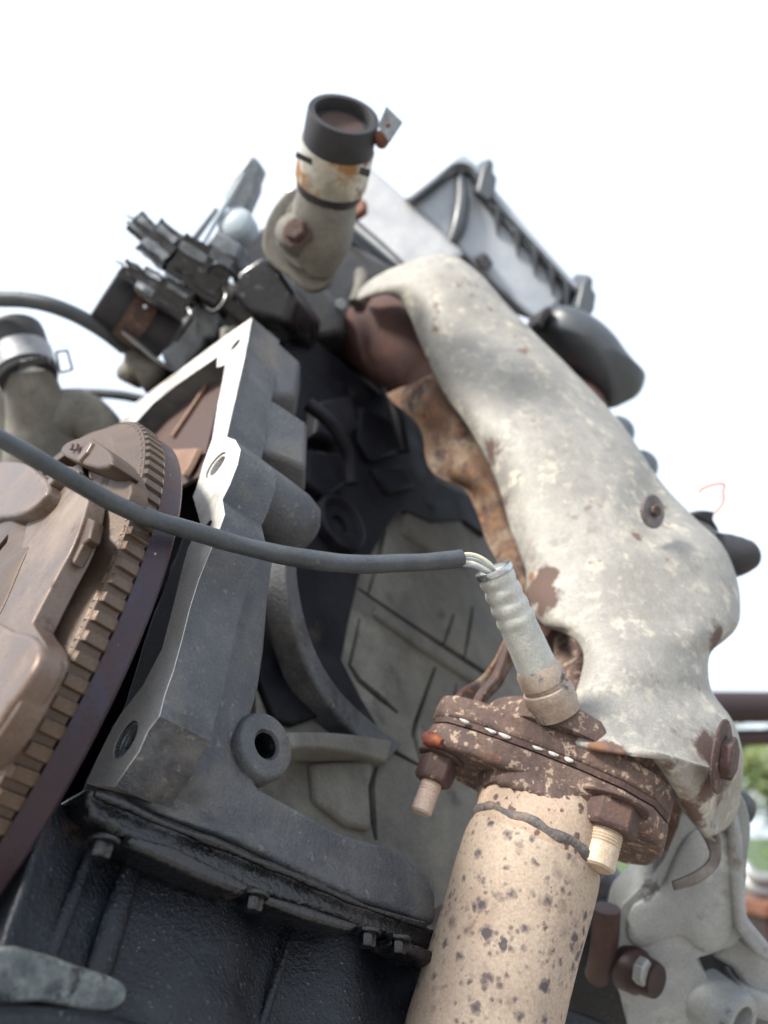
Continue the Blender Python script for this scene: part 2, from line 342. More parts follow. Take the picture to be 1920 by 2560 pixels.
# ================================================================== SETTING
def sheet_xy(x0, x1, y0, y1, z, nx=2, ny=2, amp=0.):
    bm = bmesh.new()
    rings(bm, [[Vector((x0 + (x1 - x0) * i / nx, y0 + (y1 - y0) * j / ny, z + (noise.noise(Vector((i * .7, j * .7, 0))) * amp))) for i in range(nx + 1)] for j in range(ny + 1)], False, False, False); return bm
struct(obj('ground', sheet_xy(-150, 150, -150, 250, 0), 'concrete', origin=Vector((0, 0, 0))), 'pale dusty concrete yard under the engine', 'ground')
struct(obj('lawn', sheet_xy(-150, 150, 2.6, 250, .006, 40, 40, 0), 'grass', origin=Vector((0, 3, 0))), 'green lawn behind the engine at the right edge', 'lawn')

# ================================================================== FLYWHEEL AND CLUTCH
CW = c2w(Vector((-.177, -.080, .3295)))
FM = frame(CW, AW, LW)
fly = thing('flywheel', 'round flywheel with toothed ring and purple-burnt rim at the left', 'flywheel', FM)
obj('rim', lathe([(.02, .0), (.1366, .0), (.1378, .0006), (.1378, .0084), (.1368, .0096), (.02, .0092)], 180), 'rim_burnt', fly, local=FM)
ring = obj('ring_gear', lathe([(.02, -.0030), (.1195, -.0030), (.1205, -.0150), (.1270, -.0152), (.1282, -.0146), (.1350, -.0092), (.1376, -.0080), (.1376, -.0003), (.02, -.0003)], 180), 'clutch_tan', fly, local=FM)
def tooth_bm():
    bm = bmesh.new()
    def sec(z, rt, wb, wt): return [Vector((.1360, -wb, z)), Vector((rt, -wt, z)), Vector((rt, wt, z)), Vector((.1360, wb, z))]
    rings(bm, [sec(-.0090, .1364, .0026, .0018), sec(-.0066, .1388, .0027, .0017), sec(-.0004, .1388, .0028, .0019), sec(.0006, .1382, .0027, .0015)])
    return bm
NT = 128
t0 = obj('tooth', tooth_bm(), 'tooth_steel', ring, local=FM, bevel=.0004, ang=25)
for i in range(1, NT):
    c = t0.copy(); COL.objects.link(c); c.parent = ring; c.matrix_basis = Matrix.Rotation(2 * math.pi * i / NT, 4, 'Z')

clu = thing('clutch_cover', 'tan stamped clutch cover bolted onto the flywheel face', 'clutch', FM @ Matrix.Translation((0, 0, -.02)))
def cover_bm(th0, th1, win):
    prof0 = [(.1225, -.0160), (.1140, -.0162), (.1105, -.0170), (.1065, -.0185), (.1025, -.0200), (.0960, -.0215), (.0840, -.0225), (.0700, -.0230), (.0520, -.0232), (.0420, -.0230)]
    bm = bmesh.new(); n = 216; V = []
    for j in range(n):
        th = 2 * math.pi * j / n
        ph = math.cos(3 * (th - R(30)) * 2)          # +1 on the six bolt pads
        pad = 1 / (1 + math.exp(-7 * (ph - .1)))
        col = []
        for i, (r, z) in enumerate(prof0):
            r -= .012
            if i == 0: r = .1045 + .0075 * pad
            if i in (2, 3, 4, 5): r -= .0065 * pad * (1 if i < 5 else .5); z -= -.002 * pad
            if i in (3, 4): r += .0015 * math.sin(th * 12)
            col.append(bm.verts.new((r * math.cos(th), r * math.sin(th), z)))
        V.append(col)
    for j in range(n):
        th = math.degrees(2 * math.pi * (j + .5) / n); q = (th - 60) % 60; q = min(q, 60 - q)   # 0 between two pads
        for i in range(len(prof0) - 1):
            if i in (1, 2, 3) and q < 12.5: continue
            if i in (6, 7) and (th % 30) > 21: continue
            bm.faces.new((V[j][i], V[(j + 1) % n][i], V[(j + 1) % n][i + 1], V[j][i + 1]))
    return bm
obj('cover', cover_bm(0, 0, 0), 'clutch_tan', clu, local=FM, solid=.0032, bevel=.0005, sub=1, ang=50)
obj('pressure_plate', lathe([(.070, -.0060), (.1080, -.0060), (.1080, -.0160), (.1040, -.0185), (.1000, -.0185), (.070, -.0170)], 120, close_prof=True), 'clutch_brown', clu, local=FM)
for i in range(6):
    th = R(30 + 60 * i)
    bolt(clu, FM @ Vector((.1045 * math.cos(th), .1045 * math.sin(th), -.0180)), -AW, .0056, .0065, 'clutch_pale', .0078, spin=.3 * i)
def slab(name, pts, a_, thick, bul, m, k=3):
    obj(name, prism(closed_crom([onA(*z3(*p), a_ - bul) for p in pts], k), AW * (thick + bul)), m, clu, bevel=bul * .95, bseg=4)
slab('arm', ((450, 470), (442, 570), (385, 740), (290, 920), (185, 1120), (172, 1165), (225, 1250), (228, 1330), (150, 1480), (60, 1640), (-60, 1800), (-160, 1800), (-160, 1150), (0, 860), (140, 640), (240, 515), (350, 440)), .0600, .004, .0030, 'clutch_pale')
slab('raised_pad', ((60, 1190), (170, 1220), (205, 1310), (130, 1460), (30, 1600), (-90, 1700), (-90, 1150)), .0572, .006, .0018, 'clutch_pale')
slab('dome', ((-80, 345), (90, 318), (190, 370), (252, 450), (190, 540), (100, 592), (0, 605), (-80, 600)), .0560, .010, .0045, 'clutch_pale')
slab('rib_pad', ((310, 268), (352, 215), (440, 188), (490, 212), (565, 265), (578, 330), (500, 352), (380, 312)), .0560, .010, .0012, 'clutch_tan', 2)
slab('bolt_seat', ((470, 330), (560, 300), (640, 330), (680, 420), (660, 520), (560, 520), (480, 440)), .0640, .006, .0008, 'clutch_tan', 2)
bolt(clu, onA(*z3(528, 322), .0610), -AW, .0050, .0075, 'clutch_pale', 0)
for x_ in (372, 398): obj('stamped_slot', boxm(onA(*z3(x_, 243), .0533), (onA(*z3(x_ + 6, 243), .0533) - onA(*z3(x_, 243), .0533)), (onA(*z3(x_ + 4, 228), .0533) - onA(*z3(x_, 243), .0533)), AW * .0006), 'plate_brown', clu)
obj('tab', prism([onA(*z3(*p), .0585) for p in ((428, 590), (487, 622), (462, 715), (425, 745), (372, 850), (350, 735))], AW * .004), 'clutch_tan', clu, bevel=.0008)

# ================================================================== ENGINE BLOCK
ZA = .105; ZL = -.220
blk = thing('engine_block', 'dark grey cast engine block with a bright machined bellhousing face', 'engine block', eng(.14, -.25, .12))
fl = [(630, 794), (614, 880), (600, 945), (585, 1010), (566, 1092), (588, 1100), (601, 1124), (594, 1160), (574, 1212), (556, 1248), (562, 1286), (546, 1330), (520, 1390), (496, 1450), (474, 1520), (454, 1600), (432, 1680), (412, 1735), (398, 1790), (370, 1826), (346, 1880), (314, 1925), (286, 1967),
      (217, 1958), (241, 1900), (270, 1840), (299, 1789), (357, 1714), (405, 1622), (434, 1511), (456, 1420), (470, 1370), (501, 1308), (482, 1241), (490, 1222), (508, 1160), (530, 1100), (545, 1010), (556, 955), (563, 912), (542, 918), (545, 890),
      (440, 962), (382, 1008), (335, 1060), (315, 1090), (282, 1082), (330, 1013), (440, 932), (560, 842)]
flange = obj('bellhousing_flange', prism([onA(x, y, ZA) for x, y in fl], AW * .02), 'cast_grey', blk)
# dowel hole, threaded hole and the slot near the top of the machined face
def cyl_world(c, ax, r, h, n=28, sx=1.):
    M = frame(c, ax); bm = lathe([(r, -h), (r, h)], n); 
    if sx != 1: bmesh.ops.scale(bm, vec=(sx, 1, 1), verts=bm.verts)
    bm.transform(M); return bm
hole_c = onA(316, 1849, ZA); dow_c = onA(541, 1163, ZA); slot_c = onA(590, 862, ZA)
cut(flange, cyl_world(hole_c, AW, .0063, .05))
cut(flange, cyl_world(dow_c, AW, .0068, .05))
pin_c = onA(520, 1316, ZA)
cut(flange, cyl_world(pin_c, AW, .0026, .05)); cut(flange, cyl_world(slot_c, AW, .0040, .05))
# thin machined skins so only the mating face itself is bright metal
skin = obj('machined_face', prism([onA(x, y, ZA - .00025) for x, y in fl], AW * .0002), 'machined', flange)
cut(skin, cyl_world(pin_c, AW, .0027, .05)); cut(skin, cyl_world(hole_c, AW, .0064, .05)); cut(skin, cyl_world(dow_c, AW, .0069, .05)); cut(skin, cyl_world(slot_c, AW, .0041, .05))
pr = []
for i in range(12):
    z = i * .0013; pr += [(.0062, z), (.0053, z + .00065)]
pr += [(.0062, .0156), (.0072, .0156), (.0072, .0)]
obj('thread', lathe(pr, 40, close_prof=True), 'thread_steel', flange, local=frame(hole_c + AW * .0006, AW), ang=20)
obj('dowel_sleeve', lathe([(.0052, .0006), (.0067, .0006), (.0067, .018), (.0052, .018)], 32, close_prof=True), 'machined', flange, local=frame(dow_c, AW))
# side wall of the casting
colp = [(560, 1262), (600, 1285), (640, 1320), (690, 1375), (684, 1410), (672, 1500), (662, 1627), (648, 1723), (626, 1800), (618, 1850), (622, 1905), (646, 1967), (705, 2000), (780, 2042), (860, 2085), (947, 2108), (1024, 2140), (1070, 2185), (1092, 2235), (1090, 2312), (1010, 2284), (890, 2245), (745, 2178), (600, 2105), (400, 2030), (284, 1967),
        (314, 1925), (346, 1880), (370, 1826), (398, 1790), (412, 1735), (432, 1680), (454, 1600), (474, 1520), (496, 1450), (520, 1390), (546, 1330)]
side = obj('side_wall', prism([onA(x, y, ZA + .0040) if (i >= 25 or i == 0) else onL(x, y, ZL) for i, (x, y) in enumerate(colp)], -LW * .03), 'cast_grey', blk, bevel=.0020, bseg=3)
for pts, l in (([(632, 797), (752, 905), (738, 990), (660, 985), (600, 945), (614, 880)], -.222), ([(597, 944), (768, 1056), (764, 1168), (700, 1142), (566, 1096), (585, 1010)], -.2165)):
    obj('stepped_pad', prism([onL(x, y, l) if x > 640 else onA(x, y, ZA + .0012) for x, y in pts], -LW * .014 + AW * .012), 'cast_grey', blk, bevel=.0022, bseg=3)
bc = dow_c + AW * .004 - LW * .002
obj('dowel_boss', lathe([(.0150, 0), (.0152, .030), (.0148, .040), (.0130, .047), (.0085, .051), (0, .0525)], 40), 'cast_grey', blk, local=frame(bc, AW), ang=60)
from mathutils.bvhtree import BVHTree
_tris = [(t.vertices[0], t.vertices[1], t.vertices[2]) for t in (side.data.calc_loop_triangles(), side.data.loop_triangles)[1]]
_bvh = BVHTree.FromPolygons([WM[side.name] @ v.co for v in side.data.vertices], _tris)
def zm(x, y):
    o_ = Vector((0, 0, CAMZ)); d_ = (at(440 + x * .0964, 1660 + y * .0964, 1) - o_).normalized()
    h_ = _bvh.ray_cast(o_, d_)[0]
    return (h_ if h_ else onL(440 + x * .0964, 1660 + y * .0964, ZL)) + LW * .0001
for pts in (((725, 600), (690, 500), (580, 465), (470, 500), (450, 600), (520, 690), (640, 700), (720, 630), (745, 740), (715, 880), (590, 955), (440, 880)), ((900, 690), (950, 650), (1040, 665), (1100, 740), (1060, 830), (960, 870), (1070, 900), (1110, 1000), (1060, 1120), (940, 1150), (860, 1090))):
    obj('cast_mark', tube([zm(*p) for p in pts], .00055, 8, 4), 'cast_grey', side)
# lower boss with a blind hole that looks out of the exhaust side
b2 = onL(668, 1861, ZL + .004)
boss = obj('bored_boss', lathe([(.0128, -.040), (.0126, -.003), (.0118, -.0005), (.0108, 0), (.0058, 0), (.0053, -.001), (.0052, -.030), (0, -.030)], 44), 'cast_grey', blk, local=frame(b2, LW), ang=50)
obj('bore_shade', lathe([(0, -.016), (.0050, -.016), (.00515, -.0012), (.0048, -.0012), (.0046, -.0150), (0, -.0150)], 32), 'black_wet', boss, local=frame(b2, LW))  # added lining, the hole's darkness put into its colour
# recessed inner wall behind the webs
WL = -.288
rows = []
for y in (820, 1000, 1200, 1400, 1600, 1800, 2000, 2200, 2340):
    rows.append([onL(x, y, WL + .010 * math.sin(x * .009 + y * .004)) for x in (560, 680, 800, 920, 1040, 1160, 1280, 1380)])
obj('inner_wall', grid(rows, 4, 4, .0015, 40), 'cast_dusty', blk, solid=.004)
wallp = [(690, 1240), (900, 1170), (1200, 1190), (1340, 1400), (1340, 1700), (1270, 1950), (1200, 2200), (1090, 2270), (860, 2150), (640, 2000), (640, 1500)]
WP = WL + .016
plane = obj('wall_plate', prism([onL(x, y, WP) for x, y in wallp], -LW * .014), 'cast_dusty', blk, ang=30)
def groove(line, w):
    up_, lo_ = [], []
    for i, (x, y) in enumerate(line):
        x0, y0 = line[max(i - 1, 0)]; x1, y1 = line[min(i + 1, len(line) - 1)]; q = math.hypot(x1 - x0, y1 - y0); nx, ny = -(y1 - y0) / q, (x1 - x0) / q
        w_ = w * (.45 if i in (0, len(line) - 1) else 1) * (1 + .25 * math.sin(i * 2.3 + x))
        up_.append((x + nx * w_, y + ny * w_)); lo_.append((x - nx * w_, y - ny * w_))
    poly = up_ + lo_[::-1]
    cut(plane, prism([onL(x, y, WP + .004) for x, y in poly], -LW * .0145))
for ln_, w_ in (([(905, 1462), (933, 1482), (1030, 1548), (1120, 1608), (1217, 1672), (1270, 1705)], 5), ([(911, 1540), (900, 1600), (887, 1656), (911, 1694), (960, 1735), (1008, 1776)], 6), ([(1101, 1662), (1078, 1730), (1054, 1800), (1049, 1830), (1068, 1905)], 7),
                ([(1146, 1530), (1132, 1575), (1121, 1606)], 5), ([(1193, 1511), (1184, 1575), (1173, 1640)], 6), ([(958, 1900), (943, 1962), (946, 2030), (955, 2095)], 8), ([(992, 1200), (976, 1290), (958, 1380), (940, 1450), (933, 1478)], 7), ([(1155, 1700), (1148, 1740), (1140, 1775)], 4), ([(860, 1740), (905, 1768), (957, 1850), (1063, 1908)], 7)):
    groove(ln_, w_)
for pts, l0, m_ in (([(945, 1512), (1085, 1608), (1235, 1706), (1218, 1726), (1070, 1630), (935, 1534)], WP + .003, 'cast_dusty'), ([(1020, 1240), (1110, 1230), (1170, 1330), (1180, 1420), (1100, 1400), (1010, 1330)], WP + .0025, 'cast_dusty'), ([(780, 1905), (935, 1898), (925, 1962), (932, 2075), (870, 2062), (790, 2000)], WP + .004, 'cast_dusty')):
    obj('raised_rib', prism([onL(x, y, l0) for x, y in pts], -LW * .008), m_, blk, bevel=.0022, bseg=3)
mat('cast_soot_shade', [(.005, .005, .008), (.009, .009, .013), (.016, .016, .019)], 40, .55, 0, .6, 420, [((.035, .03, .026), 50, .60, .12)], spec=.15)  # near-black: cavity shade put into the colour, with oily soot
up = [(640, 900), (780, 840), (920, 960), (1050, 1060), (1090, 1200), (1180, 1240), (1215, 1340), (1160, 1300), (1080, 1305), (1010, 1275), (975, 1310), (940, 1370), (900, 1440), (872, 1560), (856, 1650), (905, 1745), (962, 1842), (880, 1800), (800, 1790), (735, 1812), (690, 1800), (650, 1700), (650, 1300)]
obj('shaded_wall', prism([onL(x, y, WL + .020) for x, y in up], -LW * .02), 'cast_soot_shade', blk, bevel=.0012, bseg=2)  # plate added over the shaded part of the wall, shade in its colour
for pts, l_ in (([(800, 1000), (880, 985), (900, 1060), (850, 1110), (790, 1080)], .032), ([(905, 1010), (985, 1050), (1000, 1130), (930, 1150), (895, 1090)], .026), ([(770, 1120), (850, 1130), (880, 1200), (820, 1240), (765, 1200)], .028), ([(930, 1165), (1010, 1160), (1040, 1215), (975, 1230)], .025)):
    obj('dark_pad', prism([onL(x, y, WL + l_) for x, y in pts], -LW * .02), 'cast_soot_shade', blk, bevel=.003, bseg=3)
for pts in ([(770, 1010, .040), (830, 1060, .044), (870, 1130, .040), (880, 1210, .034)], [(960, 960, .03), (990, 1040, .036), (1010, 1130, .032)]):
    obj('cast_rib', tube([onL(x, y, WL + l_) for x, y, l_ in pts], .0045, 10), 'cast_soot_shade', blk)
# webs between the bosses
def fin(pts, m):
    up_, lo_ = [], []
    for i, (x, y, l, w) in enumerate(pts):
        x0, y0 = pts[max(i - 1, 0)][:2]; x1, y1 = pts[min(i + 1, len(pts) - 1)][:2]; q = math.hypot(x1 - x0, y1 - y0); nx, ny = -(y1 - y0) / q, (x1 - x0) / q
        up_.append(onL(x + nx * w, y + ny * w, l)); lo_.append(onL(x - nx * w, y - ny * w, l))
    a_, b_ = crom(up_, 4), crom(lo_, 4); n_ = len(a_)
    rs_ = [[a_[i], b_[i], b_[i] - LW * .016 - (a_[i] - b_[i]) * .10, a_[i] - LW * .016 + (a_[i] - b_[i]) * .10] for i in range(n_)]
    bm = bmesh.new(); rings(bm, rs_); obj('web', bm, m, blk, bevel=.0014, bseg=3)
fin([(750, 1312, -.236, 17), (728, 1400, -.239, 16), (737, 1500, -.243, 16), (768, 1620, -.250, 18), (820, 1720, -.256, 21), (893, 1805, -.262, 26), (985, 1885, -.268, 34)], 'cast_grey')
fin([(712, 1850, -.236, 21), (800, 1850, -.248, 21), (880, 1858, -.258, 23), (975, 1878, -.266, 28)], 'cast_dusty')
# added black sheet to block light, bellhousing shade in its colour, and the thin dust plate in the corner
obj('shade_backing', prism([onA(x, y, .150) for x, y in ((640, 800), (320, 1050), (200, 1300), (0, 1700), (-100, 2100), (300, 2100), (520, 1500), (640, 1200))], AW * .02), 'void_black', blk)
plate = thing('dust_plate', 'thin dark brown plate in the corner of the bellhousing frame', 'plate', onA(480, 1000, .118))
obj('sheet', prism([onA(x, y, .118) for x, y in ((585, 860), (440, 950), (300, 1070), (330, 1180), (420, 1230), (500, 1190), (545, 1010))], AW * .002), 'plate_brown', plate)
obj('ridge', tube([onA(x, y, .1165) for x, y in ((560, 893), (500, 990), (432, 1092))], .0016, 8), 'plate_edge', plate)
obj('bent_tab', prism([onA(x, y, .113) for x, y in ((418, 1124), (492, 1120), (470, 1165), (455, 1190))], AW * .003 + LW * .002), 'plate_edge', plate, bevel=.0006)
# upper castings of the block under the head
for pts, l, m in (([(640, 770), (800, 850), (880, 900), (900, 1010), (770, 1060), (745, 905)], -.285, 'cast_soot_shade'), ([(760, 980), (900, 940), (905, 1040), (830, 1075), (770, 1060)], -.272, 'cast_soot_shade')):
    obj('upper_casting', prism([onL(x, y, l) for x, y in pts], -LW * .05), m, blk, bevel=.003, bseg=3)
obj('freeze_plug', lathe([(0, -.006), (.019, -.006), (.019, .001), (.016, .002), (.0135, -.002), (.0060, -.002), (.0055, -.005), (0, -.005)], 36), 'cast_soot_shade', blk, local=frame(onL(855, 1305, -.262), LW), ang=50)

# ================================================================== OIL PAN
pan = thing('oil_pan', 'black oily oil pan under the engine block', 'oil pan', eng(.15, -.24, .05))
rows = []
for u, dl in ((.104, -.004), (.094, -.002), (.080, 0), (.066, .002), (.052, .004), (.036, .005), (.015, .002), (-.02, -.01)):
    rows.append([eng(a, -.228 + dl + .0035 * math.sin(a * 95) , u) for a in (.088, .100, .115, .130, .145, .160, .175, .19, .21, .24, .28, .33, .40)])
obj('body', grid(rows, 4, 4, .0012, 60), 'black_oily', pan, solid=.002)
obj('end_wall', prism([eng(.090, l, u) for l, u in ((-.230, .104), (-.228, .02), (-.45, .02), (-.45, .104))], AW * .004), 'black_oily', pan)
rail = [(212, 1968), (284, 1975), (400, 2036), (600, 2112), (745, 2185), (890, 2252), (1010, 2291), (1120, 2330), (1130, 2392), (995, 2352), (800, 2282), (612, 2226), (500, 2186), (434, 2164), (318, 2100), (230, 2048)]
obj('rail', prism([onL(x, y, -.218) for x, y in rail], -LW * .02), 'black_wet', pan, bevel=.002, bseg=3)
lips = [[(325, 2085), (430, 2112), (600, 2195), (632, 2212), (612, 2240), (500, 2196), (420, 2160), (318, 2112)], [(648, 2232), (760, 2262), (900, 2312), (880, 2330), (760, 2296), (650, 2252)], [(985, 2338), (1100, 2382), (1090, 2412), (980, 2362)]]
for p in lips: obj('lip', prism([onL(x, y, -.2125) for x, y in p], -LW * .012), 'black_wet', pan, bevel=.0015, bseg=3)
obj('sealant_bead', tube([onL(x, y, -.215) for x, y in ((236, 1985), (300, 2010), (400, 2056), (520, 2102), (640, 2152), (760, 2200), (900, 2262), (1060, 2315))], [.0008, .0014, .0010, .0015, .0011, .0014, .0010, .0012], 10, 8, jit=.0006), 'black_wet', pan)
for x, y in ((262, 2098), (638, 2234), (920, 2326), (996, 2345)):
    bolt(pan, onL(x, y, -.2125) , -UW, .0030, .004, 'black_wet', .0045)
for x0, y0, x1, y1, r in ((335, 2150, 236, 2470, .0040), (598, 2257, 480, 2570, .0016), (738, 2312, 650, 2580, .0014), (230, 2130, 100, 2450, .0022)):
    obj('ridge', tube([onL(x0, y0, -.2295), onL((x0 + x1) / 2, (y0 + y1) / 2, -.2272), onL(x1, y1, -.2275)], [r * .7, r, r], 12, 6, (UW.cross(LW), .6)), 'black_oily', pan)
sp = [z6(*p) for p in ((-60, 1300), (70, 1262), (190, 1290), (300, 1322), (430, 1370), (540, 1405), (650, 1455), (650, 1540), (560, 1600), (400, 1580), (200, 1545), (-60, 1540))]
obj('scraped_ledge', prism(closed_crom([onL(x, y, -.2195) for x, y in sp], 3), -LW * .012 + UW * .004), 'pan_scraped', pan, bevel=.0022, bseg=4)
obj('lower_lip', tube([onL(*p) for p in ((-80, 2575, -.208), (150, 2570, -.210), (330, 2600, -.212), (600, 2680, -.215))], .004, 12), 'black_oily', pan)

# ================================================================== EXHAUST: HEAT SHIELD
sh = thing('heat_shield', 'long pale mottled steel heat shield with rust patches over the exhaust manifold', 'heat shield', at(1450, 1300, .42))
SR = [((897, 752), (897, 731), .575), ((937, 741), (934, 698), .565), ((970, 735), (1005, 664), .555), ((1004, 755), (1108, 633), .545), ((1029, 798), (1195, 683), .535), ((1047, 853), (1268, 768), .525), ((1078, 915), (1330, 830), .51),
      ((1115, 982), (1392, 890), .50), ((1150, 1035), (1453, 952), .49), ((1177, 1081), (1515, 1019), .48), ((1220, 1161), (1576, 1090), .465), ((1257, 1247), (1650, 1205), .45), ((1285, 1340), (1728, 1290), .435), ((1313, 1428), (1800, 1360), .42),
      ((1318, 1495), (1843, 1460), .41), ((1350, 1556), (1848, 1530), .40), ((1402, 1578), (1836, 1570), .395), ((1440, 1604), (1808, 1602), .39), ((1461, 1645), (1778, 1630), .378), ((1456, 1695), (1768, 1668), .362), ((1434, 1760), (1776, 1728), .346),
      ((1412, 1830), (1828, 1800), .327), ((1440, 1856), (1852, 1870), .318), ((1530, 1874), (1857, 1920), .313), ((1606, 1866), (1857, 1955), .315), ((1675, 1963), (1853, 1992), .322), ((1713, 2030), (1842, 2040), .330), ((1761, 2093), (1812, 2078), .338)]
SCD = [.565, .553, .540, .528, .515, .500, .485, .470, .457, .444, .430, .415, .400, .386, .375, .366, .360, .353, .346, .338, .330, .320, .313, .310, .311, .318, .326, .333]
rows = []
for i, (a, b, d) in enumerate(SR):
    wpx = math.hypot(b[0] - a[0], b[1] - a[1]); half = wpx * d / FPX / 2
    row = []
    for q in range(9):
        ph = R(14 + (205 - 14) * q / 8)
        t = (math.cos(R(14)) - math.cos(ph)) / (math.cos(R(14)) + 1)
        bmax = .034 if i < 15 else max(.010, .034 - .0035 * (i - 14)); bul = min(half * .8, bmax); d = SCD[i] + bul; bul *= math.sin(ph)
        # the bolt sits in a pressed dimple
        x = a[0] + (b[0] - a[0]) * t; y = a[1] + (b[1] - a[1]) * t
        row.append(at(x, y, d + (.014 if i < 17 else .014 + .003 * (i - 16)) * t * t - bul))
    rows.append(row)
bm = grid(rows, 4, 4, .0016, 26)
vd = at(1630, 1285, 1).normalized()
for v in bm.verts:           # pressed dimple round the upper bolt, shallow valley above the outlet
    w_ = v.co - Vector((0, 0, CAMZ)); cx = w_.x; cf = w_.y * cP + w_.z * sP; cu = -w_.y * sP + w_.z * cP
    px, py = 960 + FPX * cx / cf, 1280 - FPX * cu / cf
    dd = math.hypot((px - 1632) / 46, (py - 1282) / 66)
    if cf < .47 and dd < 1.6: v.co += w_.normalized() * .006 * max(0, math.cos(min(dd, 1.57))) ** .7
obj('shell', bm, 'shield_steel', sh, solid=.0012, ang=70)
bolt(sh, at(1632, 1278, .398), dirw((.55, .10, -.83)), .0032, .003, 'rust_dark', 0)
obj('washer', lathe([(0, -.001), (.0085, -.001), (.0088, 0), (.0080, .0008), (0, .0010)], 28), 'dimple_grey', sh, local=frame(at(1632, 1278, .3985), dirw((.55, .10, -.83))))
b_ax = dirw((.80, -.05, -.60))
obj('washer_bolt', hexhead(.0088, .0045, .0150), 'rust_dark', sh, local=frame(at(1800, 1890, .3225), b_ax), bevel=.001)
obj('torn_tail', grid([[at(1745, 2070, .356), at(1790, 2062, .350)], [at(1768, 2112, .353), at(1802, 2100, .349)], [at(1772, 2150, .349), at(1796, 2160, .351)], [at(1735, 2182, .346), at(1748, 2204, .350)], [at(1680, 2206, .345), at(1684, 2224, .348)]], 5, 4), 'dimple_grey', sh, solid=.0011)
obj('torn_lip', grid([[at(1672, 1962, .357), at(1690, 1990, .351)], [at(1700, 2014, .356), at(1722, 2036, .350)], [at(1742, 2066, .355), at(1768, 2086, .350)], [at(1772, 2108, .354), at(1795, 2104, .35)]], 5, 3), 'shield_steel', sh, solid=.0011)

ish = thing('inner_shield', 'rust-orange inner shield strip with a wavy edge under the pale heat shield', 'heat shield', at(1130, 1150, .51))
IL = [(965, 985), (985, 1012), (1012, 1032), (1058, 1078), (1064, 1140), (1090, 1190), (1164, 1224), (1192, 1284), (1214, 1340), (1234, 1390), (1262, 1440), (1300, 1500)]
IR = [(1095, 930), (1110, 960), (1130, 990), (1165, 1045), (1200, 1110), (1230, 1160), (1270, 1240), (1295, 1310), (1320, 1380), (1330, 1430), (1340, 1480), (1370, 1560)]
rows = []
for i, (a, b) in enumerate(zip(IL, IR)):
    d = .535 - .0105 * i
    rows.append([at(a[0] + (b[0] - a[0]) * t, a[1] + (b[1] - a[1]) * t, d + .010 * (.5 - t) + .006 * math.cos(t * 5) ) for t in (0, .12, .35, .65, 1)])
obj('strip', grid(rows, 5, 4, .002, 45), 'shield_inner', ish, solid=.0014)
# ragged sheet edge at the lower left of the outlet
obj('lower_scrap', grid([[at(1262, 1600, .368), at(1292, 1640, .372)], [at(1215, 1680, .362), at(1262, 1700, .366)], [at(1150, 1728, .354), at(1222, 1745, .358)], [at(1100, 1772, .350), at(1195, 1790, .350)], [at(1085, 1840, .345), at(1172, 1830, .345)]], 5, 4, .0012, 80), 'shield_inner', ish, solid=.0014)
obj('rolled_edge', tube([at(1268, 1612, .363), at(1240, 1690, .356), at(1200, 1740, .350), at(1178, 1800, .344)], [.0022, .0026, .0026, .002], 10, flat=(LW, .6)), 'rust_dark', ish)

# ================================================================== EXHAUST: MANIFOLD, FLANGE, PIPE
man = thing('exhaust_manifold', 'dark red-brown exhaust manifold runners behind the heat shield', 'manifold', at(1050, 900, .6))
obj('runner', tube([at(850, 830, .70), at(930, 825, .64), at(1015, 870, .60), at(1130, 970, .59), at(1310, 1150, .57), at(1440, 1400, .50), at(1490, 1600, .46)], [.030, .036, .036, .036, .036, .036, .030], 24, jit=.002), 'manifold_brown', man, ang=60)
obj('runner', tube([at(1120, 720, .70), at(1160, 820, .64), at(1200, 960, .60), at(1300, 1200, .55)], [.032, .034, .034, .034], 20), 'manifold_brown', man, ang=60)
obj('runner', tube([at(1420, 1000, .66), at(1440, 1120, .58), at(1480, 1300, .50), at(1500, 1500, .45)], [.03, .03, .03, .03], 20), 'manifold_brown', man, ang=60)
obj('port_flange', lathe([(0, 0), (.036, 0), (.036, .006), (.030, .009), (.024, .009), (.022, .014), (0, .014)], 40), 'manifold_brown', man, local=frame(at(862, 818, .655), dirw((.35, .1, -.93))))
bolt(man, at(845, 775, .645), dirw((.35, .1, -.93)), .007, .009, 'rust_dark', .010, name='nut')

T = dirw((-.38, -.77, -.51)); Wd = dirw((.93, -.31, -.20)); Wd = (Wd - T * Wd.dot(T)).normalized(); Vd = T.cross(Wd)
if Vd.dot(dirw((0, -.55, .83))) < 0: Vd = -Vd
pipe = thing('exhaust_pipe', 'tan exhaust downpipe with dark spots coming towards the viewer', 'exhaust pipe', at(1345, 1985, .335))
FC = at(1352, 1972, .338)
def flange_poly(c, s, hole=True):
    o = [(-.0525, -.008), (-.0510, -.0175), (-.0460, -.0235), (-.034, -.0270), (-.012, -.0295), (.010, -.0295), (.028, -.0272), (.042, -.0210), (.0510, -.009), (.0550, .010), (.0545, .026), (.0480, .036), (.038, .040), (.014, .034), (-.012, .026), (-.036, .016), (-.049, .006)]
    return [c + Wd * (x * s) + Vd * (y * s) for x, y in o]
man_f = obj('collector_flange', prism(flange_poly(FC - T * .0168, 1.0), T * .0102), 'rust_flaky', man, bevel=.002, bseg=3)
obj('collector', lathe([(.0345, 0), (.0340, .006), (.0315, .010), (.0270, .0125), (.0180, .014), (0, .014)], 40), 'rust_flaky', man, local=frame(FC - T * .0160, -T), ang=60)
obj('collector_neck', tube([FC - T * .02 + Wd * .01, at(1425, 1800, .388), at(1460, 1740, .41), at(1490, 1620, .45)], [.020, .017, .017, .024], 24, jit=.001), 'rust_flaky', man, ang=60)
